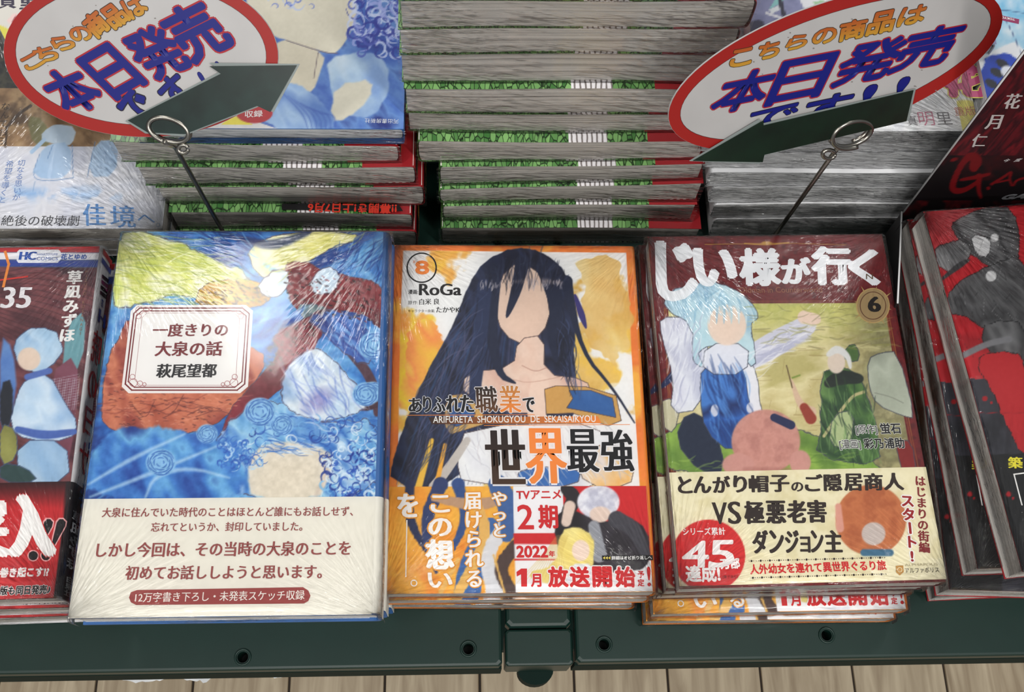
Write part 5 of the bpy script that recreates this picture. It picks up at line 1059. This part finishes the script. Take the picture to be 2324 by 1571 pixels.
# supports under the two far books: more copies, mostly hidden
for root, nm, lab in ((F__, 'far sky blue', 'sky blue'),):
    z = root.location.z; k = 0
    while z-.0122 > TZ+.001:
        z -= .0122; k += 1
        copy_tree(root, (root.location.x+.0006*(-1)**k, root.location.y+.0005, z), root.rotation_euler.z, f'{lab} comic piled under the top right corner copy', f'{lab} comics piled at the top right', skip=('cover_art', 'cover_lettering'))
    root['group'] = f'{lab} comics piled at the top right'

# far left pale comic stack
zA, TA, WA, HA = .7815, .0125, .128, .182; xr_ = float(at_z(368, 517, .7815)[0])
PA = at_z(200, 519, zA)
def artA(A, L): pass
def mkA(z, y0, label):
    r = thing('comic_book', label, 'book', (xr_-WA/2, y0+HA/2, z-TA), 0, 'pale banded comics at the left edge'); book_body(r, WA, HA, (lambda x: 0.0), (lambda x: TA), 'L', WCOV, PAGES, r=.003); return r
a1 = mkA(zA, PA[1], 'comic with brown painting above a pale blue and white band at the left edge'); plA = Plane(a1, (0, 0, TA))
A = Art(plA, -WA/2, WA/2, -HA/2, HA/2, .00055, (216, 216, 224))
A.wc(np.ones(A.X.shape), [(208, 210, 222), (222, 222, 228), (214, 216, 226)], 60)
A.wc((A.Y < 333)*1.0, [(120, 92, 64), (156, 124, 90), (176, 146, 108), (96, 72, 50)], 45); A.fill([(60, 262), (100, 270), (120, 330), (75, 333)], [(150, 150, 96), (120, 116, 76)], 4); A.stroke([(15, 290), (40, 260), (70, 240)], 7, (70, 54, 44)); A.stroke([(16, 290), (12, 333)], 5, (70, 54, 44)); A.wc((A.Y < 200)*1.0, [(40, 40, 38), (70, 68, 56), (30, 32, 34)], 18)
A.fill([(95, 300), (130, 280), (175, 290), (165, 330), (140, 330), (118, 325), (95, 320)], [(176, 196, 216), (200, 214, 226)], 2, 2); A.fill([(110, 325), (160, 322), (164, 405), (70, 405), (90, 350)], [(160, 190, 222), (178, 202, 228)], 3, 2); A.fill([(215, 320), (270, 318), (262, 400), (198, 402)], [(160, 190, 222), (184, 206, 230)], 3, 2)
A.stroke([(72, 345), (88, 330), (100, 318)], 9, (170, 198, 226)); 
for p in ([(90, 350), (70, 405), (110, 412), (165, 404)], [(120, 330), (108, 360)], [(80, 412), (75, 435)], [(164, 330), (166, 404)], [(198, 402), (216, 322)]): A.stroke(p, 1.6, (90, 130, 180), alpha=.8)
A.wc(np.clip(1-abs(A.Y-440)/26, 0, 1)*np.clip((A.noise(24)-.4)*5, 0, 1)*(A.X < 300), [(150, 184, 224), (190, 208, 232)], 14, 3); A.grain(4, 6)
L = Letters(plA)
L.text('絶後の破壊劇', (2, 511), (178, 511), (70, 70, 76), 1.0, 0, .008); BL = (86, 140, 200)
L.box('佳', (188, 463), (240, 513), BL, 0, .018); L.box('境', (250, 467), (308, 517), BL, 0, .018); L.box('へ', (312, 488), (352, 506), BL, 0, .018); L.ring((359, 511), 4, 1.2, BL)
L.vert('切なる思いが', (50, 362), (36, 456), (104, 134, 190), 1.0); L.vert('希望を導くと', (24, 364), (4, 462), (104, 134, 190), 1.0); L.vert('なんておら', (14, 232), (2, 330), (60, 46, 40), .9)
finish(a1, [('cover_art', A, .00006)], [('cover_lettering', L)]); film_top(a1, WA, HA, TA+.0006, 1.0, (1.2, 2.6, 1, 1), mid=.7, R=.06, cell=.002); 
zz_ = zA-TA; Y2 = at_z(200, 545, zz_)[1]
copy_tree(a1, (a1.location.x+.001, Y2+HA/2, zz_-TA), .0, 'pale banded comic second from the top at the left edge')
copy_tree(a1, (a1.location.x-.001, Y2+HA/2+.003, zz_-2*TA), .004, 'lowest pale banded comic at the left edge', skip=('shrink_wrap',))
def artG(A, L):
    A.C[:] = (204, 200, 192); A.fill([(-40, 40), (0, 58), (40, 72), (16, 100), (-20, 100)], (206, 196, 74), 1.5, smooth=False); A.fill([(17, 46), (30, 31), (90, 34), (60, 90), (35, 74)], (222, 190, 186), 1.5, smooth=False); A.fill([(26, 50), (35, 36), (90, 38), (60, 100), (38, 76)], (150, 36, 52), 1.5, smooth=False)
    L.box('貴', (-2, -22), (36, 19), (44, 36, 60), 0, .03); L.box('重', (44, -22), (84, 21), (44, 36, 60), 0, .03)
Gp = simple_cover('hardcover_book', 'book with cream, yellow and red cover at the top left corner behind the sign', (17, 101), .84, .052, .14, .016, .5, artG)
zg_ = .84-.016; k = 0
while zg_-.0165 > zA+.0005:
    zg_ -= .0165; k += 1; copy_tree(Gp, (Gp.location.x, Gp.location.y+.001*k, zg_), Gp.rotation_euler.z, 'plain edged copy under the cream and yellow book at the top left', 'cream and yellow books at the top left', skip=('cover_art', 'cover_lettering'))

# ------------------------------------------------------------------ wire card holders with oval signs
STEEL = solid('steel_wire', (150, 146, 138), .28, 1.0, .5, .08, 200)
CARD = solid('card_white', (176, 173, 172), .35); LAM = solid('laminate_edge', (130, 138, 136), .25)
def card_mesh(p, pts, th, name, mat, root, h=0.0):
    uv = np.array([p.uv(*q_) for q_ in pts]); n = len(uv); A_ = p.pt(uv, h); B_ = p.pt(uv, h-th); V = np.concatenate([A_, B_])
    area2 = sum(uv[i][0]*uv[(i+1) % n][1]-uv[(i+1) % n][0]*uv[i][1] for i in range(n)); top = list(range(n)); bot = list(range(n, 2*n))
    if area2 < 0: F = [tuple(top[::-1]), tuple(bot)]
    else: F = [tuple(top), tuple(bot[::-1])]
    for i in range(n): j = (i+1) % n; F.append((i, n+i, n+j, j) if area2 > 0 else (i, j, n+j, n+i))
    return link(name, pymesh(name, V, F), mat, root)
def sign(ringpx, ringab, ringang, stem, smallpx, nrm, ell, label_s, label_a, label_w, txt, arrow, arrow_mark, mark_col):
    Yw = .283; P = at_y(*ringpx, Yw); foot = at_y(*stem[1], Yw); neck = at_y(*stem[0], Yw)
    n = np.array(nrm, float); n /= np.linalg.norm(n); ex = np.cross([0, 0, 1.0], n); ex /= np.linalg.norm(ex); ey = np.cross(n, ex)
    root = thing('oval_sign', label_s, 'sign', P); pS = Plane(root, n*-.0006, ex, ey)
    cx, cy, ra, rb, an = ell; t = np.linspace(0, 2*pi, 72, endpoint=False); an = radians(an)
    E = lambda k, kk=0: [(cx+(ra*k+kk)*cos(a)*cos(an)-(rb*k+kk)*sin(a)*sin(an), cy+(ra*k+kk)*cos(a)*sin(an)+(rb*k+kk)*sin(a)*cos(an)) for a in t]
    card_mesh(pS, E(1), .0007, 'card', CARD, root)
    L = Letters(pS, .0001); L.layer = 1
    uo, ui = np.array([pS.uv(*q_) for q_ in E(1, -.5)]), np.array([pS.uv(*q_) for q_ in E(1, -27)]); n_ = len(uo)
    T_ = np.array([(i, (i+1) % n_, n_+(i+1) % n_) for i in range(n_)]+[(i, n_+(i+1) % n_, n_+i) for i in range(n_)]); L._add(np.concatenate([uo, ui]), T_, (150, 30, 26), .00012)
    L.line(E(1, -27), 1.6, (60, 20, 20), True)
    for args in txt:
        ch, tl, br, bl, col, col2, out = args; L.box(ch, tl, br, col, .034 if col[2] > 100 else .05, .0, outl=out, col2=col2, bl=bl)
    for k in range(26):
        a_, r_ = random.uniform(0, 6.28), random.uniform(.2, .85); L.circ((cx+ra*r_*cos(a_)*.9, cy+rb*r_*sin(a_)*.9), random.uniform(1, 2.6), (128, 122, 118), random.uniform(.8, 1.8), 7)
    L.build('sign_lettering', root)
    ar = thing('arrow_card', label_a, 'sign', P); pA = Plane(ar, n*.0008, ex, ey); c_ = np.mean(arrow, 0)
    big = [tuple(np.array(q_)+(np.array(q_)-c_)/np.linalg.norm(np.array(q_)-c_)*7) for q_ in arrow]
    card_mesh(pA, big, .0004, 'laminate', LAM, ar); card_mesh(pA, arrow, .0003, 'arrow_print', solid('arrow_green'+label_a[:4], mark_col, .3, var=.35, scale=90), ar, .0005)
    if arrow_mark:
        LA = Letters(pA, .0006)
        for ch, tl, br in arrow_mark: LA.box(ch, tl, br, (24, 34, 32), .02)
        LA.build('arrow_lettering', ar)
    wr = thing('wire_card_holder', label_w, 'card holder', (neck[0], Yw, TZ)); o = np.array([neck[0], Yw, TZ])
    # coil in a plane just in front of and behind the cards
    ux = pS.wx; uy = pS.wy; e = [pS.pt(pS.uv(ringpx[0]+ringab[0]*cos(a)*cos(ringang)-ringab[1]*sin(a)*sin(ringang), ringpx[1]+ringab[0]*cos(a)*sin(ringang)+ringab[1]*sin(a)*cos(ringang)), 0) for a in np.linspace(pi/2, pi/2+2*pi*2.0, 90)]
    pts = [np.array(q_)+P-o+n*(.0026-.0045*(i/89)) for i, q_ in enumerate(e)]
    tube('coil', pts, .00115, STEEL, wr, 10)
    sm = [pS.pt(pS.uv(smallpx[0]+smallpx[2]*cos(a), smallpx[1]+smallpx[3]*sin(a)), 0)+P-o+n*.0012 for a in np.linspace(0, 2*pi*.94, 30)]
    tube('end_loop', sm, .0010, STEEL, wr, 8)
    ft = np.array([foot[0]+(foot[0]-neck[0])*.25, Yw, TZ+.0004]); k = np.array([pts[0], neck-o, ft-o]); tube('stem', [pts[0], neck-o, (neck-o)*.5+(ft-o)*.5, ft-o], .0012, STEEL, wr, 10)
    V = []; m = 28
    for z, r in ((0, .017), (.0012, .017), (.002, .016)): V += [(ft[0]-o[0]+r*cos(2*pi*i/m), 0+r*.55*sin(2*pi*i/m), z) for i in range(m)]
    F = [(a*m+i, a*m+(i+1) % m, (a+1)*m+(i+1) % m, (a+1)*m+i) for a in (0, 1) for i in range(m)]+[tuple(range(m))[::-1], tuple(range(2*m, 3*m))]
    link('base', pymesh('base', V, F), STEEL, wr)
OR1, OR2, BLU = (166, 80, 34), (186, 140, 46), (18, 24, 112)
BO, RO = (.085, (60, 40, 24)), (.062, (160, 34, 44))
q4 = lambda ch, tl, br, bl, c, c2, o: (ch, tl, br, bl, c, c2, o)
txtL = [q4('こ', (44, 138), (104, 141), (66, 162), OR1, OR2, BO), q4('ち', (72, 112), (137, 132), (92, 141), OR1, OR2, BO), q4('ら', (108, 90), (176, 106), (132, 116), OR1, OR2, BO), q4('の', (150, 68), (216, 86), (172, 96), OR1, OR2, BO),
        q4('商', (184, 48), (252, 62), (222, 88), OR1, OR2, BO), q4('品', (224, 28), (296, 44), (262, 66), OR1, OR2, BO), q4('は', (272, 6), (338, 24), (300, 44), OR1, OR2, BO),
        q4('本', (80, 182), (246, 228), (164, 262), BLU, None, RO), q4('日', (176, 138), (334, 188), (266, 226), BLU, None, RO), q4('発', (268, 92), (444, 146), (354, 184), BLU, None, RO), q4('売', (354, 44), (536, 100), (442, 146), BLU, None, RO),
        q4('で', (262, 238), (368, 252), (330, 288), BLU, None, (.065, (30, 24, 40))), q4('す', (352, 200), (446, 216), (404, 254), BLU, None, (.065, (30, 24, 40))), q4('!', (446, 166), (482, 206), (474, 210), BLU, None, (.065, (30, 24, 40))), q4('!', (486, 142), (522, 182), (514, 186), BLU, None, (.065, (30, 24, 40)))]
sign((385, 294), (46, 26), radians(20), ((398, 334), (505, 517)), (418, 337, 11, 9), (-.12, -1, .95), (320, 122, 312, 189, 2),
     'oval white sign with red border at the upper left, tilted down leftwards', 'dark green arrow card pointing up right across the left oval sign', 'steel wire card holder rising behind the blue hardcover',
     txtL, [(291, 273), (502, 167), (476, 150), (674, 148), (614, 254), (584, 240), (420, 304), (336, 300)], [], (20, 38, 34))
def R(ch, x0, y0, x1, y1, sl, c, c2, o):   # parallelogram boxes that climb to the right with the sign
    return q4(ch, (x0+sl, y0), (x1, y1-(x1-x0)*.20), (x0, y1), c, c2, o)
txtR = [R('こ', 1655, 116, 1702, 153, 8, OR1, OR2, BO), R('ち', 1718, 100, 1764, 136, 8, OR1, OR2, BO), R('ら', 1780, 84, 1826, 115, 12, OR1, OR2, BO), R('の', 1842, 70, 1894, 103, 6, OR1, OR2, BO), R('商', 1902, 52, 1960, 94, 8, OR1, OR2, BO), R('品', 1965, 32, 2022, 80, 14, OR1, OR2, BO), R('は', 2034, 20, 2092, 60, 14, OR1, OR2, BO),
        R('本', 1604, 172, 1722, 262, 50, BLU, None, RO), R('日', 1735, 142, 1856, 240, 44, BLU, None, RO), R('発', 1876, 104, 2010, 200, 60, BLU, None, RO), R('売', 2010, 74, 2136, 168, 60, BLU, None, RO),
        R('で', 1688, 254, 1796, 300, 20, BLU, None, (.065, (30, 24, 40))), R('す', 1810, 226, 1910, 286, 30, BLU, None, (.065, (30, 24, 40))), R('!', 1945, 196, 1972, 246, 22, BLU, None, (.065, (30, 24, 40))), R('!', 2022, 178, 2046, 226, 22, BLU, None, (.065, (30, 24, 40)))]
sign((1930, 301), (48, 27), radians(-20), ((1900, 337), (1755, 536)), (1878, 347, 14, 10), (.33, -1, .42), (1896, 152, 398, 147, -19),
     'oval white sign with red border at the upper right, rising to the right', 'deep green arrow card pointing down left across the right oval sign', 'steel wire card holder rising behind the maroon comics',
     txtR, [(1572, 364), (1731, 273), (1732, 284), (2072, 204), (2056, 274), (1734, 350), (1730, 367)], [], (6, 28, 15))
bpy.data.objects.remove(FONT_OBJ)
